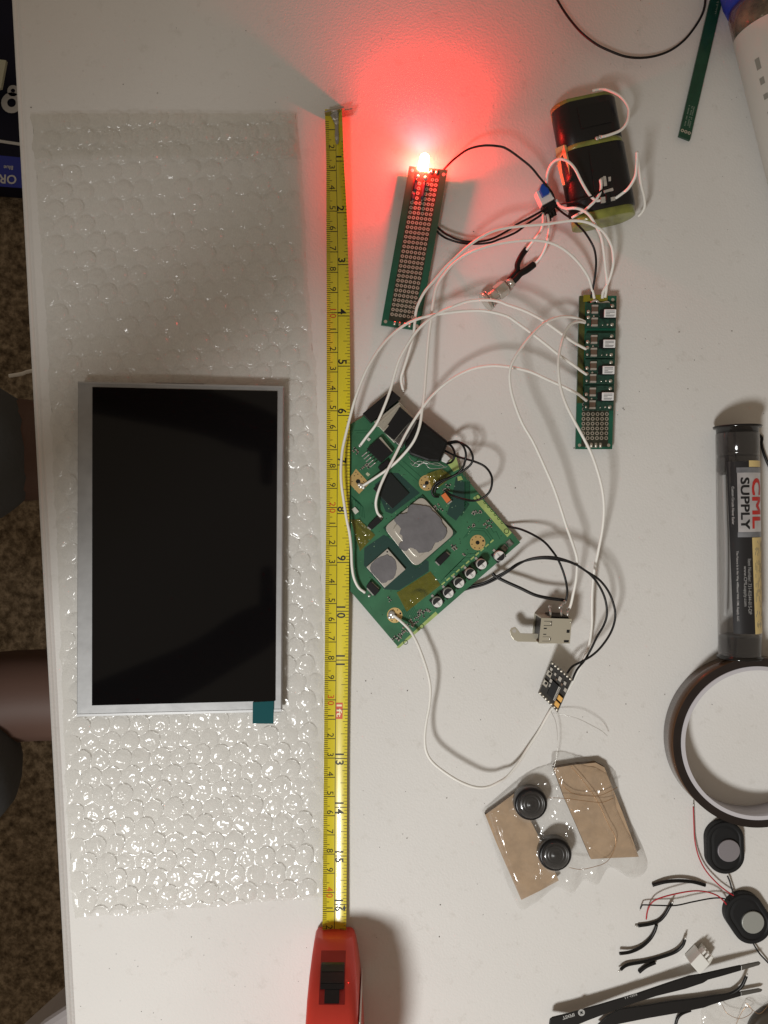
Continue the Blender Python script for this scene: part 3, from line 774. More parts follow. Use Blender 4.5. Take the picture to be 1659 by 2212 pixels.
lp('memory_chip', [[(843, 1021), (884, 1066), (847.6, 1099), (806, 1056)]], mat('memory_black', (.014, .018, .018), .35), h=1.0, bevel=.08)
# surface mount packages
ic = lp('power_transistor', [[cq(*p) for p in ((500, 680), (680, 870), (530, 1000), (345, 820))]], black_ic, h=3.4, bevel=.1)
mb = MB(); mb.pprism([cq(*p) for p in ((500, 680), (530, 665), (685, 855), (655, 872))], zm, zm+3.0); mb.build('metal_tab', nickel, ic)
for k in range(5):
    a = Vector((355, 858, 0)).lerp(Vector((465, 995, 0)), k/4); c = a+Vector((-75, 62, 0))
    mb = MB(); mb.tube([P(*cq(a.x, a.y), zm+1.9), P(*cq(a.x*.72+c.x*.28, a.y*.72+c.y*.28), zm+1.8), P(*cq((a.x+c.x)/2, (a.y+c.y)/2), zm+.4), P(*cq(c.x, c.y), zm+.3)], .33, 6); mb.build('pin', solder, ic)
lp('small_package', [[(816, 1009), (836, 992.6), (842.7, 1001), (823, 1019)]], black_ic, h=2.2, bevel=.1)
for q in ([(793, 1136.5), (814, 1115), (825.5, 1125), (803, 1144.5)], [(799, 1255.5), (820.5, 1276), (809.8, 1287.8), (790.7, 1267)], [(940, 1211), (962, 1191.7), (972, 1200.7), (951, 1222)]):
    mb = MB(); mb.pprism(q, zm+.3, zm+2.4); d_ = mb.build('diode', black_ic, bd, bevel=.12)
    mb = MB()
    e = ((q[0], q[3]), (q[1], q[2])) if q[0][0] != 799 else ((q[0], q[1]), (q[3], q[2]))
    for a, c in e:
        ctr = (sum(p[0] for p in q)/4, sum(p[1] for p in q)/4)
        mx_, my_ = (a[0]+c[0])/2, (a[1]+c[1])/2; dx, dy = mx_-ctr[0], my_-ctr[1]; l_ = math.hypot(dx, dy); dx, dy = dx/l_*2.5, dy/l_*2.5
        a2, c2 = scal([a, c], .72, (mx_, my_)); mb.pprism([a2, c2, (c2[0]+dx, c2[1]+dy), (a2[0]+dx, a2[1]+dy)], zm-.01, zm+.7)
    mb.build('pin', solder, d_)
lp('orange_capacitor', [[(953, 1070), (962, 1064), (974, 1080), (965.5, 1087)]], mat('tantalum_orange', (.75, .2, .06), .45), h=2.0, bevel=.12)
lp('capacitor_end', [[(966, 1088), (975, 1081), (977, 1083), (968, 1090)]], cap_t, h=1.6)
for pc_ in ([cr(*p) for p in ((80, 150), (125, 118), (178, 178), (130, 218))], [cq(*p) for p in ((345, 700), (365, 672), (400, 690), (375, 722))]): lp('pale_component', [pc_], silk, h=.7, bevel=.1)
# electrolytic capacitors
can_top = mat('can_aluminium', (.85, .85, .84), .35, .15); can_blk = mat('can_black', (.015, .015, .015), .5)
for (x, y, rot) in ((1080, 1201.4, math.pi), (1040.8, 1218.8, 0), (1016.5, 1239, 0), (992, 1259, 0), (969, 1281, 0), (945, 1301, 0)):
    h_ = 5.6; c = P(x, y, zm+h_); c.z = zm
    mb = MB(); r_ = 2.62
    mb.lathe(c, [(r_*1.02, 0.9), (r_, 1.4), (r_, 1.8), (r_*.93, 2.0), (r_, 2.2), (r_, h_-.3), (r_*.94, h_)], 28, 0)
    a0 = math.radians(40.5)+rot
    n_ = 16; top = c+Vector((0, 0, h_+.03))
    pts = [top+Vector((r_*.93*math.cos(a0+math.pi*k/n_), r_*.93*math.sin(a0+math.pi*k/n_), 0)) for k in range(n_+1)]
    mb.add(pts, [tuple(range(n_+1))], 1)
    ca, sa = math.cos(a0-math.pi/2-1.57), math.sin(a0-math.pi/2-1.57)
    for tx, oy in (('100', .35), ('16V', 1.05), ('UT', 1.75)):
        cc = top+Vector((math.cos(a0-1.57), math.sin(a0-1.57), 0))*oy+Vector((0, 0, .02))
        mb.text(tx, (lambda cc: lambda X, Y: cc+Vector((X*math.cos(a0+math.pi)-Y*math.sin(a0+math.pi), X*math.sin(a0+math.pi)+Y*math.cos(a0+math.pi), 0)))(cc), .5, 1, .02)
    mb.build('can_capacitor', [can_top, can_blk], bd)
    mb = MB(); mb.box(c+Vector((0, 0, .45)), (5.7, 5.7, .9), math.radians(40.5)); mb.box(c+Vector((-2.3, 2.7, .2)), (1.2, 1.2, .4), math.radians(40.5), 1)
    mb.build('capacitor_base', [black_pl, solder], bd)
# gold mounting pads
for (x, y, r_) in ((922, 1043, 4.1), (1031.7, 1172, 4.0), (852.7, 1329, 3.95)):
    mb = MB(); c = P(x, y, zm+.07); mb.cyl(c-Vector((0, 0, .06)), r_, .06, 32, 0); mb.disc(c+Vector((0, 0, .02)), 1.05, 1, 18)
    for k in range(8): a = k*math.pi/4+.3; mb.disc(c+Vector((3.05*math.cos(a), 3.05*math.sin(a), .02)), .3 if k else .55, 1, 10)
    mb.build('mounting_pad', [gold, hole], bd)
mb = MB(); c = P(776, 1041, zm+.08); mb.pprism([(769, 1012.5), (798, 1043.9), (775.7, 1067), (750, 1040)], zm, zm+.07)
for dx, dy in ((-1.8, 3.2), (0, 4), (1.8, 2.6), (-3, 0.2), (3, .2), (2.4, -2), (-1, 5)): mb.disc(P(773, 1041, zm+.09)+Vector((dx, dy, 0)), .28, 1, 8)
mb.disc(P(773.5, 1040, zm+.1), 1.2, 1, 16); mb.build('mounting_pad', [gold, hole], bd)
for x, y, r_ in ((780.5, 1050, 1.5), (776.5, 1047, 1.1), (785, 1053, 1.0), (846, 1326, 1.9), (849, 1331.5, 1.4), (842, 1333, 1.2), (777.5, 962.5, .9), (917, 1050, 1.1), (787, 1279.5, .8), (797.5, 1287, .8), (824, 1117, .8)):
    MB().blob(P(x, y, zm+.3), r_, 0, 14, .65, .22).build('solder_joint', solder, bd)
# little passive parts in clusters
def cluster(cx, cy, n_, ax_, spread, m=0):
    for k in range(n_):
        a, c = random.uniform(-1, 1)*spread[0], random.uniform(-1, 1)*spread[1]
        x = cx+a*.76+c*.65; y = cy-a*.65+c*.76; ang = math.radians(40.5)+(math.pi/2 if random.random() < .5 else 0)
        ln = random.choice((1.0, 1.3, 1.6)); mb = MB(); c0 = P(x, y, zm+.25)
        mb.box(c0, (ln, ln*.5, .5), ang, 0)
        for s_ in (-1, 1): mb.box(c0+Vector((math.cos(ang), math.sin(ang), 0))*s_*ln*.42, (ln*.22, ln*.54, .54), ang, 1)
        mb.build('resistor', [random.choice((black_ic, cap_br, black_ic)), cap_t], bd)
for cl in ((1031, 1105, 8, 0, (9, 7)), (1055, 1133, 8, 0, (9, 8)), (1020, 1136, 4, 0, (8, 5)), (982, 1180, 7, 0, (9, 6)), (1002, 1199, 2, 0, (2, 2)), (912, 1324, 14, 0, (16, 9)), (893, 1343, 10, 0, (14, 9)), (873, 1361, 9, 0, (12, 8)), (858, 1378, 8, 0, (10, 7)),
           (946, 1098, 7, 0, (9, 9)), (788, 1010, 8, 0, (10, 7)), (768, 975, 4, 0, (6, 10)), (965, 1055, 8, 0, (9, 6)), (845, 1290, 2, 0, (8, 6))): cluster(*cl)
lp('square_marker', [[cq(*p) for p in ((330, 1150), (352, 1125), (390, 1155), (362, 1182))]], mat('marker_pale', (.5, .5, .35), .5), .1)
for pxs in ([(1092, 1172), (1101, 1164), (1110, 1175), (1100, 1182)], [(1082, 1184), (1090, 1175), (1098, 1184), (1092, 1192)]):
    lp('terminal', [pxs], mat('terminal_mix', (.2, .2, .18), .35, .5, var=.6, vscale=500), h=.6)
# kapton patches (stuck on the board)
kp = bpy.data.materials.new('kapton_film'); kp.use_nodes = True; nt = kp.node_tree; b = nt.nodes['Principled BSDF']
b.inputs['Base Color'].default_value = (.2, .165, .015, 1); b.inputs['Roughness'].default_value = .12; b.inputs['Alpha'].default_value = .6; b.inputs['Coat Weight'].default_value = .5
tc = nt.nodes.new('ShaderNodeTexCoord'); n1 = nt.nodes.new('ShaderNodeTexNoise'); n1.inputs['Scale'].default_value = 260; bp = nt.nodes.new('ShaderNodeBump'); bp.inputs['Distance'].default_value = .0006
nt.links.new(tc.outputs['Object'], n1.inputs['Vector']); nt.links.new(n1.outputs[0], bp.inputs['Height']); nt.links.new(bp.outputs[0], b.inputs['Normal'])
def patch(px, zfn, name='kapton_tape', parent=bd, m=kp, N=22):
    c = [P(*p, 0) for p in px]; mb = MB()
    for j in range(N+1):
        for i in range(N+1):
            u, v = i/N, j/N; x = (px[0][0]*(1-u)+px[1][0]*u)*(1-v)+(px[3][0]*(1-u)+px[2][0]*u)*v; y = (px[0][1]*(1-u)+px[1][1]*u)*(1-v)+(px[3][1]*(1-u)+px[2][1]*u)*v
            mb.v.append(P(x, y, zfn(u, v, x, y)))
    for j in range(N):
        for i in range(N): a = j*(N+1)+i; mb.f.append((a, a+N+1, a+N+2, a+1)); mb.m.append(0); mb.sm.append(True)
    return mb.build(name, m, parent)
patch([(856.9, 1280.3), (929.6, 1234), (952, 1263.8), (878.4, 1321.7)], lambda u, v, x, y: zm+.25+1.9*math.exp(-(((x-906)/15)**2+((y-1287)/13)**2)**2)+.5*mnoise.noise(Vector((x*.1, y*.1, 2))))
patch([(757, 1122), (776, 1122), (810.6, 1156), (777.5, 1191)], lambda u, v, x, y: zm+.5+.8*mnoise.noise(Vector((x*.14, y*.14, 2)))+.5*math.exp(-((x-775)/12)**2-((y-1150)/12)**2))
patch([(921, 1024), (955, 1012), (977, 1030), (936, 1062)], lambda u, v, x, y: zm+.9+.9*mnoise.noise(Vector((x*.12, y*.12, 4)))+1.2*math.sin(u*3.1))
# connectors along the top edge
mb = MB(); mb.pprism([(783, 893.4), (846, 842), (866, 859.5), (801, 913)], zm, zm+5.5); mb.build('port', black_pl, bd, bevel=.25)
mb = MB(); mb.pprism([(808, 911), (862.5, 868), (893, 901), (852, 957)], zm, zm+4.4); hd = mb.build('video_port', nickel, bd, bevel=.2)
mb = MB(); mb.pprism([(828, 932), (864, 878.5), (891.5, 903), (851, 951)], zm+4.42, zm+6.2); mb.pprism([(811, 918), (862, 873), (866, 877), (815, 922.5)], zm+4.4, zm+5.3, 1); mb.pprism([(827, 930), (838, 917), (840, 919.5), (829.5, 932.5)], zm+6.2, zm+6.4, 1)
mb.build('port_cover', [black_pl, nickel], hd, bevel=.15)
mb = MB(); mb.pprism([(852, 953), (893, 903), (905, 908), (868, 968)], zm, zm+5.8)
mb.build('port_shell', mat('shell_scuffed', (.12, .115, .11), .35, .6, var=.7, vscale=300), bd, bevel=.2)
hsz = zm+8.5
mb = MB(); T1 = [(872, 962), (904, 901), (971, 955), (961, 978), (952, 1000), (925, 998), (884, 983)]
mb.frust([P(x, y, zm+.2) for x, y in scal(T1, .97, (920, 950))], [P(x, y, hsz) for x, y in scal(T1, .96, (920, 950))]); mb.fixn = True
mb.build('heat_shrink_block', hshrink, bd, bevel=1.1)
mb = MB(); mb.pprism([(955, 976), (966, 983), (975, 992), (966, 1001), (954, 996)], zm, zm+3); mb.build('white_plug', whitepl, bd, bevel=.3)
# ------------------------------------------------------------ battery pack
bp_ = thing('battery_pack', P(1285, 345, 0), 'black taped battery pack with yellow green ends and white leads', 'battery pack')
btape = mat('battery_tape', (.008, .008, .009), .36, spec=.4, bump=.25, bscale=120)
ytape = mat('yellow_tape', (.22, .235, .05), .35, coat=.4, bump=.3, bscale=180, var=.25, vscale=120)
ytape_lit = mat('yellow_tape_lit', (.62, .42, .2), .4, coat=.3)
def cells_block(corners, ztop, name, m, parent, r_in=1.0, bev=4.5):
    """rounded block whose top outline is seen at the corners"""
    mb = MB(); t = PL(corners, ztop-.01); c = sum(t, Vector())/4
    def loop(s, z): return [Vector((c.x+(p.x-c.x)*s, c.y+(p.y-c.y)*s, z)) for p in t]
    mb.frust(loop(1, .2), loop(1, ztop)); mb.fixn = True
    return mb.build(name, m, parent, bevel=bev)
zt_ = 18.5
TLb, TRb, BRb, BLb = Vector((1194, 216, 0)), Vector((1339, 186, 0)), Vector((1386, 458, 0)), Vector((1247, 489, 0))
def bq(u, v): p = (TLb*(1-u)+TRb*u)*(1-v)+(BLb*(1-u)+BRb*u)*v; return (p.x, p.y)
def halfcyl(u0, u1, v0, v1, name, m, grow=0, parent=bp_, z1=zt_):
    """two cells side by side under tape: stadium section swept along v"""
    mb = MB(); n = 28; A = [P(*bq(u, v), z1) for u, v in ((u0, v0), (u1, v0), (u1, v1), (u0, v1))]
    a = (A[0]+A[1])/2; b_ = (A[2]+A[3])/2; ux = (A[1]-A[0]).normalized(); w = (A[1]-A[0]).length/2+grow; h = z1/2+grow; r = h
    loops = []
    for k, (t, s) in enumerate(((0, .86), (.015, .95), (.04, 1), (.96, 1), (.985, .95), (1, .86))):
        c = a.lerp(b_, t); lp_ = []
        for i in range(n):
            an = 2*math.pi*i/n; cx = (w-r)*(1 if math.cos(an) > 1e-6 else -1 if math.cos(an) < -1e-6 else 0)
            dent = 1-.05*math.exp(-(math.cos(an)/.25)**2) if abs(cx) < w else 1
            lp_.append(Vector((c.x, c.y, h+.15))+ux*(cx+r*math.cos(an))*s+Vector((0, 0, r*math.sin(an)*s)))
        loops.append(lp_)
    for l_ in loops: mb.v += l_
    for j in range(len(loops)-1):
        for i in range(n): q = j*n+i; q2_ = j*n+(i+1) % n; mb.f.append((q, q2_, q2_+n, q+n)); mb.m.append(0); mb.sm.append(True)
    mb.f += [tuple(range(n)), tuple(range((len(loops)-1)*n, len(loops)*n))]; mb.m += [0, 0]; mb.sm += [False, False]; mb.fixn = True
    return mb.build(name, m, parent)
halfcyl(0.02, .98, .03, .385, 'cell_wrap', btape)
halfcyl(0.0, 1.0, .385, .915, 'cell_wrap', btape)
halfcyl(.01, .98, .005, .1, 'yellow_end', ytape, -.35)
halfcyl(.02, .98, .365, .405, 'yellow_band', ytape, .12)
halfcyl(0, 1, .89, .975, 'yellow_end', ytape, -.3)
mb = MB(); 
for (u0, v0_, u1, v1_) in ((.30, .0, .62, .3),):
    pass
patch_ = lambda pts, z, m, nm, par: MB().pprism(pts, z, z+.25).build(nm, m, par, bevel=.1)
patch_([(1272, 322), (1320, 315), (1327, 410), (1285, 418)], zt_+.35, btape, 'tape_flap', bp_)
patch_([(1246, 230), (1316, 216), (1326, 262), (1256, 278)], zt_+.30, btape, 'tape_flap', bp_)
# bulge of bare yellow tape on left flank, LED glow painted into its colour
mb = MB(); a = [P(1203, 322, 13.5), P(1222, 314, 15.5), P(1230, 350, 15.8), P(1236, 398, 14.0), P(1219, 402, 9.5), P(1208, 360, 8)]
mb.add([p+Vector((-1.0, 0, .6)) for p in a], [(0, 5, 4, 3, 2, 1)]); mb.add([p+Vector((0.2, 0, .3)) for p in a], [(0, 1, 2, 3, 4, 5)])
n0 = 0
for i in range(6): mb.f.append((i, (i+1) % 6, 6+(i+1) % 6, 6+i)); mb.m.append(0); mb.sm.append(False)
mb.fixn = True; mb.build('tape_bare', ytape_lit, bp_)
# terminals soldered on the pack
tmod = None
for pts, z, h in (([(1296, 385), (1303, 382), (1303, 402), (1297, 404)], zt_+.3, 1.0), ([(1303, 380), (1309, 380), (1312, 401), (1305, 402)], zt_+.3, 1.2), ([(1314, 382), (1320, 381), (1320, 391), (1315, 391)], zt_+.3, .9),
                  ([(1304, 411), (1324, 405), (1326, 411), (1306, 417)], zt_+.3, 1.1), ([(1297, 426), (1308, 424), (1309, 437), (1299, 438)], zt_+.3, 1.3), ([(1319, 426), (1329, 424), (1330, 432), (1320, 434)], zt_+.3, 1.0)):
    MB().pprism(pts, z, z+h).build('terminal', solder, bp_, bevel=.2)
MB().pprism([(1308, 417), (1317, 414), (1319, 437), (1310, 440)], zt_+.3, zt_+2.2).build('terminal_cover', black_pl, bp_, bevel=.3)
for x, y in ((1297, 296), (1290, 299)): MB().blob(P(x, y, zt_+1), 1.1, 0, 12, .6, .2).build('solder_joint', solder, bp_)

# ------------------------------------------------------------ push switch
sw = thing('push_switch', P(1180, 425, 0), 'small push switch with blue button and white housing beside the battery pack', 'switch')
zs = 9.5
MB().pprism([(1157.5, 413.5), (1186, 399), (1198, 428.4), (1171, 443)], zs-6, zs).build('housing', whitepl, sw, bevel=.3)
mb = MB(); mb.pprism([(1166, 409), (1170, 397), (1177, 394.5), (1180, 400), (1183, 401), (1188, 416), (1173, 424.5)], zs+.01, zs+2.6); mb.build('button', mat('button_blue', (.01, .07, .42), .35), sw, bevel=.35)
MB().pprism([(1171, 443.5), (1198, 429), (1203, 436), (1201, 447), (1192, 456), (1176, 458)], zs-7, zs-1.5).build('switch_body', black_pl, sw, bevel=.4)
for a, c in (((1180, 450), (1187, 478)), ((1192, 444), (1198, 466)), ((1186, 452), (1191, 470))):
    MB().tube([P(*a, 7), P(*c, 5)], 1.25, 10).build('sleeve', hshrink, sw)

# ------------------------------------------------------------ panel jack with two sleeves
jk = thing('panel_jack', P(1075, 636, 0), 'threaded silver panel jack with two black sleeved leads lying on the table', 'connector')
c0 = P(1048, 653, 5.4); c1 = P(1099, 614, 5.4); ax_ = (c1-c0).normalized(); ln = (c1-c0).length
def jx(t): return c0+ax_*t
chrome = mat('chrome', (.62, .60, .55), .16, .7)
mb = MB(); thr = [(3.3, 1.6)]
for k in range(7): thr += [(3.3, 1.7+k*.8), (2.95, 2.1+k*.8)]
thr += [(3.3, 7.4)]
mb.lathe(c0, thr, 28, 0, ax_); mb.build('barrel', chrome, jk)
MB().lathe(c0, [(5.1, -.2), (5.3, .1), (5.3, 1.3), (5.0, 1.6)], 36, 0, ax_).build('flange', chrome, jk)
MB().lathe(c0, [(5.0, 2.1), (5.2, 2.3), (5.0, 2.7)], 36, 0, ax_).build('lock_washer', chrome, jk)
MB().lathe(c0, [(3.9, 7.4), (4.2, 7.9), (4.2, 12.6), (3.6, 13.6)], 6, 0, ax_, smooth=False).build('hex_nut', chrome, jk, bevel=.2)
MB().lathe(c0, [(2.6, 17.6), (2.5, 14.6), (1.9, 14.9)], 24, 0, ax_).build('barrel_end', chrome, jk)
for pts in ([(1099, 605), (1110, 594), (1117, 583), (1118, 570), (1126, 553), (1137, 538)], [(1104, 611), (1114, 602), (1124, 591), (1138, 583), (1153.5, 571)]):
    MB().tube(spline([P(x, y, z_) for (x, y), z_ in zip(pts, zprof(5.4, 6.2, 5, len(pts)))]), 1.75 if pts[0][0] == 1104 else 1.45, 12).build('sleeve', hshrink, jk)

# ------------------------------------------------------------ usb style socket
us = thing('metal_socket', P(1195, 1355, 0), 'boxy silver metal socket with a side tab and solder leads', 'connector')
zt2 = 19.0
shell = mat('socket_shell', (.58, .55, .45), .3, .5, bump=.01)
TL, TR, BR, BL2 = P(1169.5, 1335, zt2), P(1235.5, 1337, zt2), P(1231, 1390, zt2), P(1164, 1390, zt2)
def uq(u, v, z): p = (TL*(1-u)+TR*u)*(1-v)+(BL2*(1-u)+BR*u)*v; return Vector((p.x, p.y, z))
mb = MB()
def ubox(u0, v0, u1, v1, z0, z1, m=0): mb.frust([uq(u0, v0, z0), uq(u0, v1, z0), uq(u1, v1, z0), uq(u1, v0, z0)], [uq(u0, v0, z1), uq(u0, v1, z1), uq(u1, v1, z1), uq(u1, v0, z1)], m)
ubox(0, 0, 1, 1, zt2-.35, zt2); ubox(0, .97, 1, 1, .6, zt2-.4); ubox(0, 0, .03, .97, .5, .9); ubox(.0, .0, .35, .03, 0.6, zt2-.4); ubox(.93, .0, 1, .97, .6, zt2-.4); ubox(0, 0, 1, 1, .3, .55)
for u, v, w_, h_ in ((.1, .11, .25, .02), (.1, .28, .25, .02), (.34, .11, .02, .19), (.11, .38, .1, .05), (.11, .62, .1, .035), (.1, .73, .25, .012), (.1, .9, .25, .012), (.86, .44, .1, .13), (.8, .86, .16, .1), (.36, .76, .015, .13)):
    p0 = [uq(u, v, zt2+.03), uq(u+w_, v, zt2+.03), uq(u+w_, v+h_, zt2+.03), uq(u, v+h_, zt2+.03)]; mb.add(p0, [(0, 1, 2, 3)], 1)
mb.build('shell', [shell, black_ic], us)
for u, v in ((.33, .2), (.33, .82), (.97, .13)): MB().blob(uq(u, v, zt2+.05), .45, 0, 10, .5).build('spring_dimple', chrome, us)
mb = MB(); 
mb.frust([uq(.06, .05, .7), uq(.06, .93, .7), uq(.9, .93, .7), uq(.9, .05, .7)], [uq(.06, .05, 17.6), uq(.06, .93, 17.6), uq(.9, .93, 17.6), uq(.9, .05, 17.6)])
mb.frust([uq(.36, -.06, .8), uq(.36, .05, .8), uq(.92, .05, .8), uq(.92, -.06, .8)], [uq(.36, -.06, 17.2), uq(.36, .05, 17.2), uq(.92, .05, 17.2), uq(.92, -.06, 17.2)])
mb.build('insert', black_pl, us, bevel=.1)
mb = MB(); zz2 = 11.0
a, b_ = uq(-.42, .63, zz2), uq(.02, .63, zz2); c, d = uq(.02, .97, zz2), uq(-.42, .97, zz2)
pts = [P(1166, 1369, zz2), P(1166, 1387, zz2), P(1118, 1386, zz2), P(1110, 1382, zz2), P(1104, 1374, zz2), P(1101, 1364, zz2), P(1104, 1357, zz2), P(1113, 1354, zz2), P(1120, 1362, zz2), P(1124, 1368, zz2)]
mb.prism(pts, zz2-.5, zz2); mb.ring(P(1111, 1363, zz2+.04), 1.0, 1.5, 0, 20); mb.disc(P(1111, 1363, zz2+.03), 1.1, 1, 18)
mb.build('mounting_tab', [shell, mat('hole_light', (.45, .43, .4), .6)], us, bevel=.12)
for a, c in (((1190, 1334), (1188, 1311)), ((1213, 1336), (1212, 1312)), ((1226, 1330), (1227, 1316)), ((1207, 1314), (1220, 1300))):
    mb = MB(); mb.tube([P(*a, 16.5), P((a[0]+c[0])/2, (a[1]+c[1])/2, 16), P(*c, 12)], .5, 8); mb.blob(P(*c, 12), .95, 0, 10, .8, .2); mb.build('pin', solder, us)

# ------------------------------------------------------------ little black amplifier board, tilted on its wires
q3 = quad_frame(P(1191.8, 1427, 13.5), P(1237, 1465.6, 12), P(1205, 1539, 4), P(1163.4, 1497.6, 6))
ab = thing('amplifier_board', q3(.5, .5, -8), 'small black circuit board with two tiny buttons, tilted up on its wires', 'circuit board')
am = mat('pcb_black', (.02, .019, .017), .4, coat=.2, var=.2, vscale=500); ae = mat('pcb_edge', (.16, .145, .12), .6)
mb = MB(); slab(mb, q3, 0, 0, 1, 1, -1.5, -.05, 1); slab(mb, q3, 0.01, .01, .99, .99, -.04, 0, 0); mb.build('board', [am, ae], ab)
mb = MB()
for k in range(7):
    for v_ in (.045, .955): mb.blob(q3(.07+k*.143, v_, .05), .78, 0, 12, .45 if (k*3+int(v_*2)) % 4 else .9)
mb.build('solder_pads', [pad], ab)
for v_ in (.27, .56):
    mb = MB(); slab(mb, q3, .0, v_, .17, v_+.15, 0, 1.7, 0); mb.blob(q3(.08, v_+.06, 2.0), .75, 1, 14, .5); mb.build('tact_button', [nickel, black_pl], ab, bevel=.15)
mb = MB(); slab(mb, q3, .3, .42, .62, .83, 0, 1.3); mb.build('chip', black_ic, ab, bevel=.08)
mb = MB()
for k in range(11):
    for u in (.625,): slab(mb, q3, u, .43+k*.037, u+.085, .45+k*.037, .1, .7)
slab(mb, q3, .60, .43, .62, .83, 1.2, 1.36); mb.build('chip_pins', solder, ab)
for (u, v_) in ((.73, .6), (.71, .78)):
    mb = MB(); slab(mb, q3, u, v_, u+.2, v_+.13, 0, 1.8); mb.build('tantalum_capacitor', mat('tantalum_amber', (.72, .40, .10), .45), ab, bevel=.2)
for (u, v_, s_) in ((.48, .19, .13), (.74, .2, .1), (.85, .33, .11), (.27, .2, .08), (.2, .42, .1), (.25, .54, .1), (.4, .3, .06), (.66, .3, .07), (.05, .16, .1)):
    mb = MB(); slab(mb, q3, u, v_, u+s_, v_+s_*.9, 0, .8); mb.build('component', cap_t if s_ > .075 else cap_br, ab, bevel=.12)

# ------------------------------------------------------------ cardboard pieces, small speakers and clear film
card = mat('cardboard', (.40, .285, .185), .85, var=.10, vscale=180, bump=.05, bscale=500); card_e = mat('cardboard_edge', (.10, .06, .03), .9, var=.4, vscale=500)
def cardboard(px, z0, z1, lab, edges=()):
    mb = MB(); mb.prism(PL(px, z1), z0, z1, 0, 1)
    o = mb.build('cardboard_piece', [card, card_e], None, lab, 'cardboard', 'cardboard pieces in clear film'); return o
zc = 4.6
cardboard([(1195.5, 1659.4), (1240, 1652), (1287, 1647.6), (1305.6, 1657.8), (1345, 1756), (1380, 1850.8), (1330, 1853), (1276.8, 1855.9), (1262, 1822), (1246, 1784.7), (1219, 1723.8)], 1.2, zc, 'right hand piece of brown cardboard with loose thin wires across it')
cardboard([(1048, 1760), (1080, 1737), (1112, 1713), (1150, 1780), (1185, 1850), (1207, 1902), (1165, 1925), (1126, 1944), (1098, 1880), (1072, 1820)], .8, zc-.6, 'left hand piece of brown cardboard under the two small round speakers')
spk = mat('speaker_black', (.006, .006, .007), .3, spec=.35)
def round_speaker(x, y, lab):
    z = 10.5; c = P(x, y, z); c.z = 4.2
    t = thing('round_speaker', c, lab, 'speaker', 'small round speakers')
    mb = MB(); mb.lathe(c, [(8.6, 0), (8.6, 4.2), (8.35, 4.6)], 40, 0); mb.build('basket', mat('basket_grey', (.14, .14, .14), .35, .5), t)
    prof = [(8.3, 4.0), (8.3, 4.9), (8.0, 5.4), (7.2, 5.9), (6.4, 5.6), (5.9, 5.0), (5.0, 5.2), (4.6, 5.6), (4.2, 5.2), (3.6, 5.3), (3.2, 5.7), (2.8, 5.4), (1.6, 6.1), (.6, 6.4), (.02, 6.45)]
    MB().lathe(c, prof, 44, 0, cap=False).build('cone', spk, t); return t
round_speaker(1148, 1739, 'small round black speaker at the upper corner of the left cardboard piece')
round_speaker(1200.6, 1849, 'small round black speaker at the lower right edge of the left cardboard piece')
pf = clear_mat('packing_film', (.985, .985, .98), .03, .6, .13, (.85, .84, .82), .6, .18, .5, 70)
mb = MB(); FP = [(1040, 1752), (1112, 1690), (1150, 1664), (1188, 1650), (1195, 1625), (1240, 1632), (1322, 1660), (1345, 1740), (1398, 1862), (1368, 1898), (1318, 1874), (1290, 1912), (1262, 1902), (1235, 1930), (1200, 1918), (1150, 1955), (1112, 1948)]
ctr = Vector((1205, 1790, 0)); NR = 40; edge = spline([Vector((x, y, 0)) for x, y in FP+[FP[0]]], 12)[:-1]; ne = len(edge)
def filmz(x, y):
    z = 6.2+1.0*mnoise.noise(Vector((x*.03, y*.03, 11)))+1.5*abs(mnoise.noise(Vector((x*.09, y*.05, 21))))
    for sx, sy in ((1148, 1739), (1200.6, 1849)): z = max(z, 11.3*math.exp(-((math.hypot(x-sx, y-sy)/42)**6)))
    return z
for j in range(NR+1):
    for e in edge:
        t = j/NR; x, y = ctr.x+(e.x-ctr.x)*t, ctr.y+(e.y-ctr.y)*t
        z = filmz(x, y)
        if t > .86: z = z*(1-t)/.14+.5*(t-.86)/.14+ .9*abs(mnoise.noise(Vector((x*.12, y*.12, 1))))
        mb.v.append(P(x, y, max(.3, z)))
for j in range(NR):
    for i in range(ne): mb.f.append((j*ne+i, j*ne+(i+1) % ne, (j+1)*ne+(i+1) % ne, (j+1)*ne+i)); mb.m.append(0); mb.sm.append(True)
mb.build('clear_film', pf, None, 'crinkled clear plastic film over the cardboard and round speakers', 'plastic film')
FW = 'hair thin copper wires from the round speakers'
cw = dict(r=.13, m=copper, cat='wire', group=FW)
for px, z, lb in (([(1233, 1655), (1262, 1690), (1290, 1730), (1313, 1778), (1330, 1812), (1325, 1840), (1310, 1862), (1285, 1872), (1255, 1878), (1230, 1874)], (6.5, 8, 8), 'thin copper wire sweeping down the right cardboard piece to the lower speaker'),
              ([(1208, 1690), (1240, 1715), (1290, 1719), (1320, 1708), (1334, 1700)], (6.5, 7.5, 6.5), 'thin copper wire bowed across the top of the right cardboard piece'),
              ([(1186, 1723), (1225, 1725), (1262, 1730), (1300, 1733), (1325, 1724)], (7, 8, 6.5), 'thin copper wire from the upper round speaker across the right cardboard'),
              ([(1190, 1537), (1200, 1558), (1204, 1590), (1203, 1630), (1195, 1662)], (3, 6, 5), 'thin wire hanging from the black board down to the cardboard'),
              ([(1194, 1540), (1220, 1545), (1250, 1553), (1280, 1568), (1300, 1579), (1312, 1590)], (3, 7, 3), 'thin bare wire trailing right from the bottom of the black board')):
    wire('thin_wire', lb, px, z, .14, copper if px[0][1] > 1600 else solder, 'wire', FW)

# ------------------------------------------------------------ clear supply tube
ta = P(1592.5, 924, 11); tb_ = P(1598.5, 1417, 11)
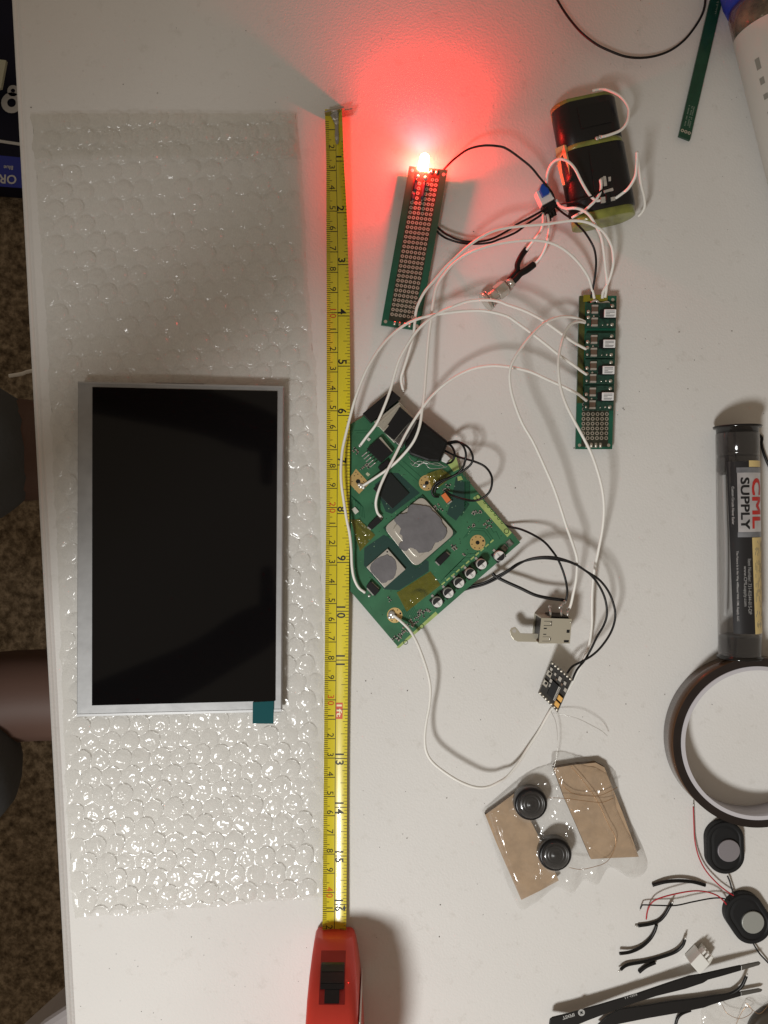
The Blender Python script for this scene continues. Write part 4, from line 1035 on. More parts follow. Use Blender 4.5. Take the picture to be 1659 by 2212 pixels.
# axis a little below the seen outline; radius 10.4
R0 = 10.4; axt = (tb_-ta).normalized(); lt = (tb_-ta).length
tcen = P(1592.5, 924, R0); tend = P(1598.5, 1417, R0); axt = (tend-tcen).normalized(); lt = (tend-tcen).length; sxv = Vector((-axt.y, axt.x, 0))
ct = thing('supply_tube', tcen, 'clear plastic tube with black end caps and a black and gold printed label', 'tube')
tubeclr = clear_mat('tube_plastic', (.9, .9, .9), .06, .5, .06, (.6, .6, .6), .6, .25)
def cy(a, s, r=R0):  # a = angle from top towards picture right, s = mm along the axis
    return tcen+axt*s+sxv*(r*math.sin(a))+Vector((0, 0, r*math.cos(a)))
if sxv.x < 0: sxv = -sxv
mb = MB(); mb.lathe(tcen, [(R0, 3), (R0, lt-1)], 56, 0, axt, cap=False); mb.build('tube_wall', tubeclr, ct)
capm = clear_mat('cap_smoked', (.16, .16, .16), .55, .85, .1, (.012, .012, .013), .6, .3)
cap1 = MB().lathe(tcen, [(.1, -.8), (R0+1.0, -.8), (R0+1.2, -.4), (R0+1.0, .3), (R0-.3, .4), (R0-.5, 13), (R0-1.6, 15.5), (.1, 14)], 56, 0, axt, cap=False).build('end_cap', capm, ct)
ring_ = MB().lathe(tcen, [(R0+.9, -.9), (R0+1.3, -.5), (R0+.9, .2)], 56, 0, axt, cap=False).build('cap_rim', black_pl, cap1)
MB().lathe(tcen, [(R0-.6, 15), (R0-.4, 22), (R0-1.5, 24), (.1, 23)], 48, 0, axt, cap=False).build('rolled_sheet', capm, ct)
MB().lathe(tcen+axt*(lt-11), [(.1, 0), (R0-1.2, .3), (R0-.4, 1), (R0-.4, 10.6), (R0+.7, 10.9), (R0+.7, 11.8), (.1, 12)], 56, 0, axt, cap=False).build('end_cap', clear_mat('cap_smoked_light', (.30, .31, .32), .45, .8, .1, (.02, .02, .022), .6, .3), ct)
lab_m = [mat('label_black', (.02, .02, .022), .35), mat('label_gold', (.66, .52, .24), .4), mat('label_silver', (.5, .5, .52), .3, .4, var=.35, vscale=45), mat('label_red', (.5, .035, .03), .4), mat('label_ink', (.015, .015, .016), .4), mat('label_grey', (.36, .36, .36), .5), mat('label_band', (.2, .21, .23), .35, .3, var=.3, vscale=120)]
mb = MB()
def ang(px): return math.asin(max(-.98, min(.98, (px-1595)/43.5)))
def sy(py): return (py-924)/(1417-924)*lt
def lpatch(x0, x1, y0, y1, m, dr, x0b=None, x1b=None, n=10):
    b_ = len(mb.v); x0b = x0 if x0b is None else x0b; x1b = x1 if x1b is None else x1b
    for j in range(9):
        t = j/8
        for i in range(n+1): mb.v.append(cy(ang((x0*(1-t)+x0b*t)*(1-i/n)+(x1*(1-t)+x1b*t)*i/n), sy(y0+(y1-y0)*t), R0+dr))
    for j in range(8):
        for i in range(n): q = b_+j*(n+1)+i; mb.f.append((q, q+1, q+n+2, q+n+1)[::-1]); mb.m.append(m); mb.sm.append(True)
lpatch(1560, 1637, 999, 1363, 0, .05, 1567, 1637)
lpatch(1599, 1636, 997.5, 1011, 1, .1); lpatch(1604, 1637.5, 1160, 1364, 1, .1, 1609, 1638)
lpatch(1576, 1636, 1013, 1150, 2, .12, 1577, 1638); lpatch(1575, 1636, 1012, 1023, 6, .16); lpatch(1576, 1638, 1148, 1159, 6, .16)
def ltext(s, cx, cyy, h, w, m, dr, th=.02):
    ac = ang(cx); sc = sy(cyy)
    # letters run down the tube, tops towards picture right
    mb.text(s, lambda X, Y: cy(ac+Y/R0, sc+X, R0+dr), h, m, th, w)
ltext('SUPPLY', 1590.5, 1088, 4.0, 25.5, 4, .2, .0)
for dx_, dy_ in ((-.9, -.9), (.9, -.9), (-.9, .9), (.9, .9), (0, 0)):
    ltext('SUPPLY', 1590.5+dx_*.7, 1088+dy_, 4.0, 25.5, 4, .2+dx_*.003+dy_*.002, 0)
    ltext('CML', 1617+dx_, 1088+dy_*1.7, 6.0, 24.4, 3, .26+dx_*.003+dy_*.002, 0)
ltext('Item Number: 731-KIS44-015-DP', 1597.5, 1263, 1.7, 27.5, 5, .2, .0); ltext('www.CMLsupply.com', 1588, 1262, 1.9, 20, 5, .2, .0)
ltext('Custom Circuits Never Easier', 1569, 1092, 1.2, 19, 5, .2); ltext('The Future Is In No Way Affiliated With CML Supply, LLC', 1574.5, 1262, 1.2, 35, 5, .2)
for k in range(9):
    x = 1611+k*2.9; lpatch(x, x+1.1, 1168, 1352-random.random()*18, 1, .13)
    for _ in range(14):
        y = random.uniform(1166, 1345); lpatch(x+.2, x+1.2, y, y+random.uniform(2, 9), 5 if False else 6, .17, n=1)
mb.build('label', lab_m, ct)
MB().tube(spline([P(1563, 990, 5), P(1566, 1100, 4), P(1569, 1200, 4), P(1567, 1330, 5)]), 1.0, 8).build('inner_strip', mat('strip_grey', (.5, .5, .49), .5), ct)

wire('black_lead', 'short black lead lying beside the cap of the clear tube', [(1638, 938), (1646, 946), (1645, 960), (1652, 985), (1664, 1012), (1680, 1040)], (1, 1.5, 1), .75, bk_wire, 'wire')

# ------------------------------------------------------------ roll of dark tape with a white core
hr = 14.0; rc = P(1637, 1605, hr); rc.z = 0; kk = (H-hr)/H
tr = thing('tape_roll', (rc.x, rc.y, 0), 'roll of dark amber tape with a white plastic core', 'tape roll')
amber = mat('amber_tape', (.085, .045, .025), .25, coat=.4); ringm = mat('tape_side', (.018, .013, .012), .3, coat=.3, var=.3, vscale=40)
def rr(px): return px/PX*kk
mb = MB(); R1, R2, R3 = rr(183), rr(166), rr(157.5)
def annul(c, r0, r1, z0, z1, mt, ms, name, parent, seg=128):
    mb = MB(); c = Vector((c.x, c.y, 0)); ring = lambda r, z: [c+Vector((r*math.cos(2*math.pi*i/seg), r*math.sin(2*math.pi*i/seg), z)) for i in range(seg)]
    a, b_, d, e = ring(r0, z0), ring(r1, z0), ring(r1, z1), ring(r0, z1); mb.v += a+b_+d+e
    for k, (p, q, m) in enumerate(((0, 1, 0), (1, 2, 1), (2, 3, 0), (3, 0, 1))):
        for i in range(seg): j = (i+1) % seg; mb.f.append((p*seg+i, p*seg+j, q*seg+j, q*seg+i)); mb.m.append(m); mb.sm.append(m == 1)
    mb.fixn = True
    return mb.build(name, [mt, ms], parent)
annul(rc, R2, R1, 0.3, hr, ringm, amber, 'tape_winding', tr)
core_m = mat('core_plastic', (.55, .535, .57), .4); annul(rc, R3, R2-.05, 0.1, hr+.5, core_m, core_m, 'core', tr)

# ------------------------------------------------------------ oval speakers
spo = mat('oval_black', (.011, .0115, .0125), .55, spec=.25, bump=.05, bscale=300); spg = mat('magnet_grey', (.34, .33, .32), .42, .6, bump=.01)
def oval(cx, cy_, w, l, rot, lab, gx, gy, tone):
    z = 5.6; c = P(cx, cy_, z); c.z = 0; t = thing('oval_speaker', c, lab, 'speaker', 'oval speakers at the right edge')
    kx = (H-z)/H/PX; W, Ln = w*kx/2, l*kx/2; n = 48
    def outline(s):
        pts = []
        for i in range(n):
            a = 2*math.pi*i/n; r = W*s; x = r*math.cos(a); y = r*.95*math.sin(a)+(Ln-W)*(1 if math.sin(a) > 0 else -1)
            pts.append((c.x+x*math.cos(rot)-y*math.sin(rot), c.y+x*math.sin(rot)+y*math.cos(rot)))
        return pts
    mb = MB(); lv = [(1, .2), (1.0, 3.9), (.95, 4.4), (.88, 4.5), (.80, 4.5), (.74, 4.1), (.6, 4.3)]
    for s, z_ in lv: mb.v += [Vector((x, y, z_)) for x, y in outline(s)]
    for j in range(len(lv)-1):
        for i in range(n): k = (i+1) % n; mb.f.append((j*n+i, j*n+k, (j+1)*n+k, (j+1)*n+i)); mb.m.append(0); mb.sm.append(False)
    mb.f.append(tuple(range((len(lv)-1)*n, len(lv)*n))); mb.m.append(0); mb.sm.append(False)
    mb.f.append(tuple(range(n))[::-1]); mb.m.append(0); mb.sm.append(False)
    mb.build('speaker_frame', spo, t)
    g = P(gx, gy, 5.3); MB().lathe(Vector((g.x, g.y, 4.2)), [(5.75, 0), (5.75, 1.0), (5.55, 1.2)], 40).build('magnet', tone, t, bevel=.05)
    return t
oval(1570, 1834, 82, 118, .03, 'upper oval black speaker with a lilac grey disc, just below the tape roll', 1574.8, 1838, mat('magnet_lilac', (.30, .285, .31), .45, .5))
oval(1620, 1988, 86, 118, math.radians(33), 'lower oval black speaker with a pale green grey disc, cut by the right edge', 1627, 1993, mat('magnet_pale', (.42, .44, .42), .4, .5))
RW = 'thin leads of the oval speakers'
wire('red_lead', 'thin red lead curving down from below the tape roll', [(1497.6, 1742), (1499, 1781), (1501, 1815), (1508.8, 1849), (1524, 1879.6), (1547.7, 1906.7), (1568, 1923.6), (1586, 1935)], (2, 2.5, 3), .34, rd_wire, 'wire', RW, (0,), .3)
wire('red_lead', 'thin red lead bowed left from the lower oval speaker', [(1396, 1985.6), (1398.7, 1967.6), (1408.8, 1949), (1429, 1938.8), (1463, 1930), (1497, 1924.6), (1524, 1926), (1547.7, 1933.7), (1561, 1944), (1573, 1958)], (.6, 5, 3), .36, rd_wire, 'wire', RW)
wire('black_lead', 'thin black lead running left from the lower oval speaker', [(1383.5, 1962.5), (1386, 1957), (1391, 1954.7), (1422.4, 1955.8), (1459.6, 1955.8), (1497, 1948), (1537.5, 1940.5), (1561, 1940.5), (1582, 1947)], (.6, 4, 3), .36, bk_wire, 'wire', RW, (0,), .3)
wire('black_lead', 'short thin black lead joining the two oval speakers', [(1571.4, 1892), (1576, 1903), (1580, 1916.8), (1587, 1938)], (2.5, 2.8, 3), .42, bk_wire, 'wire', RW)
wire('black_lead', 'thin black lead leaving the lower oval speaker towards the corner', [(1626, 2036), (1634, 2050), (1642.5, 2062), (1652, 2072), (1665, 2086)], (1.5, 2, 1), .4, bk_wire, 'wire', RW)
OG = 'black wire offcuts scattered above the tweezers'
for px, z, r, lb, tp_ in (([(1409, 1912), (1436, 1905), (1466.4, 1902.6), (1497, 1905), (1523, 1912)], (1, 2.4, 1), .95, 'black wire offcut arched alone below the right cardboard', None),
    ([(1378.4, 1999.8), (1402, 1996.4), (1422.4, 1989.6), (1436, 1976), (1446, 1959), (1451, 1952)], (1, 1.3, 3), .85, 'black wire offcut with a silver tip crossing under the thin red lead', (0, -1)),
    ([(1338.4, 2059.7), (1361.4, 2056.3), (1385, 2045.5), (1403.8, 2028.6), (1414, 2011.6), (1418.3, 1998)], (3, 1.4, 2), .85, 'black wire offcut curling up to touch another offcut', None),
    ([(1340.5, 2094.6), (1354.7, 2084.4), (1388.5, 2077.7), (1422.4, 2069), (1456, 2057.3), (1473, 2043.8), (1479.3, 2030)], (2.5, 1.2, 3.5), .85, 'longest black wire offcut, bent up at its right end', (0, -1)),
    ([(1380, 2099.7), (1395.3, 2087.8), (1415.6, 2078.7)], (1, 1.1, 1), .95, 'shortest black wire offcut below the longest one', None),
    ([(1612, 2109), (1602, 2130), (1585, 2143.7), (1561, 2152), (1534, 2160)], (5, 3, 1), .85, 'black wire offcut lying between the arms of the tweezers', (0,)),
    ([(1458, 2222), (1463, 2201), (1473, 2189.4), (1492, 2182)], (1, 1.5, 1), .8, 'black wire offcut curving under the lower tweezer arm at the bottom edge', None)):
    wire('wire_offcut', lb, px, z, r, bk_wire, 'wire offcut', OG, tp_, .45)

# white housing
wc = thing('plug_housing', P(1515, 2075, 0), 'small white plastic plug housing with slots, resting against the tweezers', 'connector')
za = 9.0
mb = MB(); mb.pprism([(1491.8, 2082.7), (1512, 2104.8), (1534, 2082.7), (1514, 2059)], .5, za); mb.build('housing', mat('housing_white', (.76, .76, .73), .45), wc, bevel=.3)
mb = MB()
for k in range(3):
    o = Vector((1517+k*6.6, 2054+k*6.3, 0)); mb.pprism([(o.x, o.y+3), (o.x+5.5, o.y-2.8), (o.x+9, o.y+1.2), (o.x+3.4, o.y+6.8)][::-1] if False else [(o.x-3, o.y+8), (o.x+6, o.y-1.5), (o.x+9, o.y+2), (o.x+.3, o.y+11.5)], 4.5, za-.6)
mb.build('rib', mat('housing_white', ), wc, bevel=.1)
mb = MB(); mb.pprism([(1514, 2059), (1534, 2082.7), (1542, 2068), (1523, 2046)], .5, 5.2); mb.build('housing_step', mat('housing_cream', (.6, .585, .53), .5), wc, bevel=.2)

# tweezers
tz = thing('tweezers', P(1420, 2170, 0), 'black tweezers lying open with pointed tips towards the right edge', 'tweezers')
tzm = mat('tweezer_black', (.012, .011, .0105), .5, spec=.25); tzg = mat('tweezer_tip', (.15, .145, .135), .35, .6)
UP = [(1186, 2216), (1188, 2203), (1194, 2198.5), (1230, 2190), (1300, 2170), (1380, 2146), (1450, 2122), (1490, 2109), (1517, 2104.8), (1560, 2095), (1601, 2086)]
LO = [(1601, 2097), (1560, 2109), (1530, 2117), (1519, 2124), (1480, 2137), (1419, 2152), (1360, 2171), (1310, 2190), (1270, 2205), (1230, 2222)]
mb = MB(); mb.pprism(UP+LO, 6.4, 7.6); mb.pprism([(1601, 2086), (1640, 2078), (1644, 2080.5), (1640, 2085.5), (1601, 2097)], 6.5, 7.5, 1)
arm = mb.build('arm', [tzm, tzg], tz, bevel=.3)
UP2 = [(1290, 2216), (1310, 2197), (1341, 2180), (1400, 2172), (1450, 2164), (1500, 2158), (1520, 2155), (1560, 2149), (1600, 2143)]
LO2 = [(1601, 2152), (1560, 2164), (1535, 2172), (1522, 2177), (1470, 2188), (1400, 2200), (1340, 2212), (1300, 2222)]
mb = MB(); mb.pprism(UP2+LO2, 2.2, 3.4); mb.pprism([(1600, 2143), (1640, 2136), (1648, 2138.5), (1644, 2143), (1601, 2152)], 2.3, 3.3, 1)
mb.build('arm', [tzm, tzg], tz, bevel=.3)
mb = MB(); pr_ = mat('tweezer_print', (.4, .4, .39), .5); aa = math.radians(17.5)
def tzt(cx, cyy, rot): return up(cx, cyy, 7.68, rot)
mb.text('IFIXIT', tzt(1228, 2195.5, aa+math.pi), 1.7, 0, .03, 6.4)
c = P(1256, 2187.5, 7.66); mb.disc(c, 1.75, 0, 22)
mb.text('ESD-11', tzt(1363, 2152, aa+math.pi), 1.0, 0, .01, 6.4)
mb.build('print', pr_, arm)
c = P(1256, 2187.5, 7.7); mb = MB()
for k in range(2): mb.box(c, (2.0, .5, .04), aa+math.pi/4+k*math.pi/2)
mb.build('print_mark', tzm, arm)

# crumpled film at the lower right corner
mb = MB(); N = 44
for j in range(N+1):
    for i in range(N+1):
        x = 1515+(1700-1515)*i/N; y = 2155+(2260-2155)*j/N
        z = .5+2.2*abs(mnoise.noise(Vector((x*.035, y*.035, 31))))+.7*abs(mnoise.noise(Vector((x*.12, y*.12, 32))))
        mb.v.append(P(x+8*mnoise.noise(Vector((y*.05, 0, 3))), y+9*mnoise.noise(Vector((x*.05, 0, 8)))+(.12*(x-1515) if False else 0), z))
for j in range(N):
    for i in range(N): a = j*(N+1)+i; mb.f.append((a, a+N+1, a+N+2, a+1)); mb.m.append(0); mb.sm.append(True)
mb.build('film_scrap', pf, None, 'crumpled scrap of clear film in the lower right corner', 'plastic film')
for px, lb in (([(1560, 2170), (1572, 2190), (1600, 2200), (1625, 2185), (1610, 2165)], 'curl of hair thin wire in the lower right corner, left of two'), ([(1590, 2212), (1612, 2175), (1640, 2190), (1662, 2168)], 'curl of hair thin wire in the lower right corner, right of two')):
    wire('thin_wire', lb, px, (2, 5, 2), .12, copper, 'wire', 'hair thin wire curls in the corner')
mb = MB(); c = P(1680, 2240, 3); mb.lathe((c.x, c.y, 0), [(15, 0), (15.5, .5), (15.5, 4), (14.8, 5), (13, 5.2), (.1, 5.2)], 48, cap=False)
mb.build('brown_lid', mat('lid_brown', (.055, .045, .035), .4), None, 'round dark brown disc just entering at the bottom right corner', 'disc')

# ------------------------------------------------------------ top right corner
q4 = quad_frame(P(1534.5, -2, 3), P(1561, -2, 3), P(1490.5, 303, 3), P(1466, 293.5, 3))
gs = thing('narrow_board', q4(.5, .5, -2), 'very narrow dark green circuit strip with three pads at its lower end', 'circuit board')
mb = MB(); slab(mb, q4, 0, 0, 1, 1, -1.5, 0, 0); mb.build('board', mat('strip_green', (.008, .055, .03), .4, coat=.25, var=.12, vscale=200), gs)
mb = MB()
for k in range(3): mb.ring(q4(.2+k*.3, .955, .05), .4, .85, 0, 14)
mb.build('solder_pads', pad, gs)
mb = MB()
for u in (.25, .5, .66):
    for k in range(16): 
        if random.random() < .8: slab(mb, q4, u, .77+k*.0095, u+.1, .775+k*.0095, .03, .05)
for k in range(14): slab(mb, q4, .55+random.random()*.2, .015+k*.008, .75, .019+k*.008, .03, .05)
mb.build('silkscreen', mat('silk_dim', (.2, .25, .2), .6), gs)
wire('coiled_cable', 'thin black cable looping in from the top edge', [(1196, -14), (1204, 0), (1215.8, 20), (1232.7, 44), (1256.5, 71), (1287, 94.8), (1317.4, 110), (1351, 122), (1385, 125), (1419, 120), (1449.5, 108), (1476.6, 88), (1497, 64), (1513.8, 37), (1522, 13.5), (1524, -14)], (4, 4, 4), .62, bk_wire, 'cable')
# big clear tube with white label and blue cap
bt_a = P(1568, 22, 0); Rb = 17.0
dirb = (P(1652.7, 359, 0)-P(1569, 20, 0)).normalized(); side = Vector((-dirb.y, dirb.x, 0))
if side.x < 0: side = -side
o_ = P(1581, 20, Rb)+side*(Rb-1.0)
bt = thing('label_tube', (o_.x, o_.y, 0), 'clear round container with white label and blue cap, cut by the top right corner', 'container')
o_.z = Rb
bclr = clear_mat('container_clear', (.8, .8, .76), .18, .6, .12, (.5, .48, .42), .6, .3, .6, 60)
MB().lathe(o_, [(Rb*.9, -2), (Rb, 3), (Rb, 150)], 56, 0, dirb, cap=True).build('container_wall', bclr, bt)
MB().lathe(o_, [(Rb*.75, 0), (Rb*.9, 6), (Rb*.92, 14), (Rb*.8, 15)], 40, 0, dirb).build('contents', mat('contents_mixed', (.2, .18, .12), .3, .3, var=.9, vscale=160, bump=1, bscale=200), bt)
MB().lathe(o_-dirb*22, [(Rb*1.02, 0), (Rb*1.06, 1), (Rb*1.06, 17), (Rb*1.0, 22)], 56, 0, dirb).build('cap', mat('cap_blue', (.015, .05, .45), .35), bt)
lw_ = mat('label_white', (.66, .64, .6), .5); lred = mat('label_print_red', (.55, .3, .26), .5); lgr = mat('label_print_grey', (.3, .3, .27), .5)
MB().lathe(o_, [(Rb+.15, 14), (Rb+.15, 132)], 64, 0, dirb, cap=False).build('label', [lw_], bt)
mb = MB()
def cb(a, s, r=Rb+.25): return o_+dirb*s+side*(r*math.sin(a))+Vector((0, 0, r*math.cos(a)))
def cstrip(a0, a1, s0, s1, m, n=6):
    b_ = len(mb.v)
    for i in range(n+1): mb.v.append(cb(a0+(a1-a0)*i/n, s0)); mb.v.append(cb(a0+(a1-a0)*i/n, s1))
    for i in range(n): mb.f.append((b_+2*i, b_+2*i+1, b_+2*i+3, b_+2*i+2)); mb.m.append(m); mb.sm.append(True)
for k in range(8):
    s0 = 30+k*9+random.random()*3; cstrip(-1.12, -.98, s0, s0+random.uniform(2, 6), 1)
b0 = len(mb.v)
for cc in (34, 52):
    for i in range(24):
        a0, a1 = 2*math.pi*i/24, 2*math.pi*(i+1)/24
        vs = [cb(-.28+.28*r*math.sin(a), cc+5*r*math.cos(a)) for a, r in ((a0, .75), (a0, 1), (a1, 1), (a1, .75))]; mb.add(vs, [(0, 1, 2, 3)], 0)
for k in range(5): cstrip(-.62+.02*k, -.2, 66+k*5, 67.5+k*5, 0)
mb.build('label_print', [lred, lgr], bt)

# ------------------------------------------------------------ wires
WG = 'long white wires joining the boards'; BG = 'black wires of the circuit'
def W(lb, px, z, tips=None, g=WG): wire('white_wire', lb, px, z, .72, wh_wire, 'wire', g, tips, .45)
def B(lb, px, z, tips=None, r=.58): wire('black_wire', lb, px, z, r, bk_wire, 'wire', BG, tips, .4)
W('white wire with a loose bare end above the main board, arching from the regulator board', [(1301, 645), (1303, 630), (1314, 609.5), (1322.5, 582.5), (1325, 560), (1321, 532), (1306, 504.5), (1287, 489), (1262.5, 479), (1229, 477), (1180, 484), (1130, 488), (1076, 496), (1040, 512), (1010, 533), (985, 556), (962, 578), (939, 605), (919, 628), (906, 651), (899, 671), (896, 697), (892.5, 727), (882.6, 763.6), (871, 800), (866.5, 816.5), (868.5, 833), (871, 842)], [7, 7.5, 9, 12, 15, 18, 21, 23, 24, 24, 24, 24, 24, 24, 23, 22, 20, 18, 17, 15, 14, 13, 12, 10, 8, 6, 5, 4], (-1,))
W('white wire from the regulator board top to the gold pad beside the tape blade', [(1284, 645), (1279, 625), (1272, 602), (1262.5, 585), (1249, 567), (1229.4, 547.5), (1207, 532), (1184.8, 523.5), (1158, 519), (1117, 520.6), (1069, 528), (1033, 539), (1009, 549), (985, 565), (965, 585), (945, 615), (935.5, 654), (930.6, 694), (925.6, 734), (920.6, 796.6), (917, 846), (912, 886), (906, 922), (892.5, 955), (866, 988), (839.6, 1011.6), (806, 1035), (784, 1049)], [7, 8, 9, 11, 13, 15, 17, 18, 19, 20, 20, 20, 19, 18, 17, 15, 14, 13, 13, 14, 15, 16, 16, 15, 12, 9, 6, 4.8])
W('white wire from the switch over the battery corner to the regulator board', [(1202, 432), (1210, 445), (1224, 450.5), (1240, 449.5), (1256, 453), (1271, 463), (1282, 478), (1290.6, 494.5), (1299, 514), (1304, 544), (1308, 580), (1311, 605), (1310, 625), (1307, 643)], [8, 12, 17, 21, 22, 23, 22, 20, 17, 14, 11, 9, 8, 7])
W('short white wire from the switch lying against the battery end', [(1200, 436), (1212, 448), (1228, 458), (1244, 467), (1262, 470), (1271, 480)], [7, 8, 9, 11, 13, 14])
W('white wire rising from the switch and looping onto the battery terminals', [(1183, 404), (1181.5, 392), (1183, 374), (1190, 357), (1201, 346.6), (1214.5, 344), (1229.4, 350.7), (1242.6, 365.6), (1256, 392), (1267.4, 412), (1275.7, 423.5), (1287, 433), (1296, 433)], [7, 12, 17, 21, 24, 26, 27, 27, 26, 24, 22, 20.5, 20])
W('white wire bridging the two halves of the battery pack on its right', [(1280, 196), (1297, 193), (1314, 195), (1338, 206.6), (1353, 223.5), (1358.7, 240), (1354.7, 264), (1341, 281), (1317.4, 291), (1299, 296)], [17, 19, 21, 22, 22, 22, 22, 21, 20.5, 20])
W('white wire standing up at the battery right side to its terminals', [(1330, 428), (1344, 418), (1358, 406), (1371.6, 382.7), (1375, 360), (1376, 340), (1376.5, 330), (1378, 345), (1381, 370), (1385, 400), (1391, 425), (1392.5, 445), (1387, 458), (1378.4, 467)], [19.5, 22, 25, 28, 32, 36, 38, 34, 28, 22, 17, 13, 10, 8])
W('white wire from the battery terminals down to the loop beside the switch', [(1297, 388), (1298.5, 403.6), (1295.5, 418.5), (1285.6, 433.4), (1274, 445), (1262.5, 455), (1248, 463), (1236, 470)], [20, 20.3, 21, 21.5, 21, 19, 16, 13])
W('pinkish white wire from the switch to the upper sleeve of the jack', [(1172, 455), (1173.5, 470), (1173, 483), (1168, 499.5), (1158, 512.7), (1148, 526), (1137, 540)], [6, 9, 11, 11, 10, 8, 6])
W('pinkish white wire from the switch to the lower sleeve of the jack', [(1182, 462), (1185, 475), (1186, 490), (1184.8, 507.8), (1179.8, 531), (1170, 552.4), (1160, 565), (1152, 572)], [6, 9, 11, 12, 11, 8, 6, 5.2])
W('white wire from the first regulator running down to the silver socket', [(1264, 695), (1250, 689), (1232.7, 684.7), (1205.6, 685.8), (1175, 699), (1148, 724.7), (1124, 755), (1107.5, 782), (1100.7, 806), (1102.4, 836.5), (1110.8, 870), (1127.8, 914), (1151.5, 955), (1175, 1005.8), (1195.5, 1053), (1210.7, 1097), (1222.6, 1134.5), (1236, 1171.8), (1244.6, 1199), (1246.5, 1216), (1244.6, 1249.7), (1238, 1283.6), (1233, 1306), (1228, 1318)], [9, 11, 13, 17, 21, 25, 27, 28, 28, 27, 26, 25, 24, 23, 22, 21, 20, 20, 20, 19, 18, 16, 14, 12])
W('longest white wire, passing right of the silver socket and curling to the bottom gold pad', [(1264, 697), (1250, 695), (1235, 699.5), (1222.6, 714.5), (1214, 738), (1207.4, 768.7), (1206, 799), (1210.7, 836.5), (1222.6, 873.7), (1239.5, 907.6), (1260, 945), (1276.8, 978.7), (1290, 1016), (1300.5, 1056.6), (1304.5, 1097), (1301.5, 1141), (1292, 1192), (1283.6, 1232.8), (1279.5, 1273.4), (1278.5, 1314), (1278.5, 1348), (1273.4, 1388.5), (1263, 1422), (1246, 1456), (1229.4, 1486.7), (1209, 1512), (1188.7, 1536), (1165, 1578), (1141, 1615), (1120, 1648), (1097, 1676), (1077.8, 1689), (1054.6, 1699.5), (1028, 1700.5), (995, 1689), (962, 1669), (934, 1646), (920.6, 1623), (917.3, 1593), (920.6, 1560), (927.3, 1524), (929.5, 1487.5), (924, 1454.5), (912.4, 1418), (899, 1385), (884, 1360), (866, 1342), (850, 1329)],
  [9, 12, 15, 18, 22, 25, 27, 28, 29, 29, 29, 28, 27, 25, 22, 18, 14, 10, 8, 6, 5, 4, 3, 2, 1.5, 1.5, 2, 2, 3, 5, 7, 9, 10, 11, 12, 12, 12, 12, 12, 12, 12, 12, 12, 11, 10, 8, 6, 4.6])
W('white wire from the second regulator to the small joint below the black connectors', [(1266, 754), (1243, 741.6), (1222.6, 728), (1195.5, 707.8), (1165, 687.5), (1131, 670.5), (1097, 658.8), (1077.8, 651.5), (1051, 648), (1011.6, 651), (978.5, 662.7), (952, 674), (922, 694), (899, 717), (879, 747), (862.8, 776.8), (853, 806.6), (843, 843), (829.7, 879), (813, 915.7), (793, 942), (779, 961)], [9, 13, 16, 18, 20, 21, 21, 21, 21, 20, 19, 19, 19, 18, 17, 16, 15, 14, 13, 10, 7, 4.4])
W('white wire from the third regulator sweeping over the tape blade to the lower diode', [(1267, 809), (1254, 800), (1239.5, 789), (1205.6, 765), (1171.8, 738), (1141, 714.5), (1117.6, 697.6), (1097, 684), (1071, 676), (1038, 671), (995, 672.6), (945.5, 679), (912.4, 686), (879, 699), (846, 724), (819.8, 753.6), (796.6, 790), (780, 826.4), (766.9, 862.8), (757, 899), (748.7, 932), (740.4, 968.6), (737, 1001.7), (737, 1038), (742, 1077.7), (748.7, 1120.5), (755.3, 1153.5), (758.6, 1186.6), (760.3, 1223), (765, 1249.4), (775, 1269.3), (788.4, 1279.5)], [9, 12, 15, 18, 20, 21, 21, 21, 21, 20, 19, 18, 17, 17, 16, 16, 16, 15, 14, 13, 12, 11, 11, 11, 10, 10, 9.5, 9, 8, 7, 6, 4.6])
W('white wire from the fourth regulator to the upper diode beside the processor', [(1267, 866), (1256, 857), (1246, 850), (1212, 833), (1182, 819.5), (1148, 804), (1117.6, 795.8), (1097, 792.5), (1064.5, 790), (1028, 795), (995, 808), (965, 826.4), (938.8, 849.5), (919, 872.7), (895.8, 905.8), (876, 938.8), (856, 978.5), (836, 1018), (819.8, 1054.6), (812, 1084), (815, 1106), (823, 1116)], [9, 11, 13, 15, 17, 18, 19, 19, 19, 18, 17, 17, 16, 16, 15, 14, 13, 12, 11, 9, 6, 5])
B('black wire arching from the led board top corner to the switch', [(957, 368), (970, 354), (985, 340.6), (1011.6, 322.4), (1044.7, 314.5), (1077.7, 316), (1097, 322.8), (1124, 342), (1148, 362), (1165, 382.7), (1182, 403), (1193, 418), (1199, 436)], [5, 8, 10, 14, 17, 18, 18, 17, 16, 14, 12, 10, 8])
B('upper of the two black wires sagging from the led board to the switch', [(944, 490), (956, 500), (970, 509), (990, 518), (1011.6, 522), (1038, 521.5), (1064.5, 515), (1097, 498), (1117.6, 484), (1144.7, 470), (1172, 455), (1182, 448)], [3, 4, 5, 6, 6, 6, 6, 7, 7, 8, 8, 8])
B('lower of the two black wires sagging from the led board to the switch', [(943, 499), (956, 510), (970, 517), (995, 524.5), (1028, 527), (1058, 524), (1078, 517), (1097, 510), (1117.6, 500), (1140, 483), (1165, 467), (1182, 452)], [3, 3, 4, 4, 4, 5, 5, 6, 6, 7, 7, 8])
B('black wire from the switch past the battery corner down to the regulator board', [(1200, 446), (1216, 460), (1232.7, 471.4), (1248, 486), (1262.5, 501), (1275.7, 521), (1284, 539), (1287.5, 560.7), (1287, 582), (1284, 605), (1280, 626.5), (1276, 645)], [8, 10, 12, 14, 15, 15, 14, 13, 12, 10, 8, 6.5])
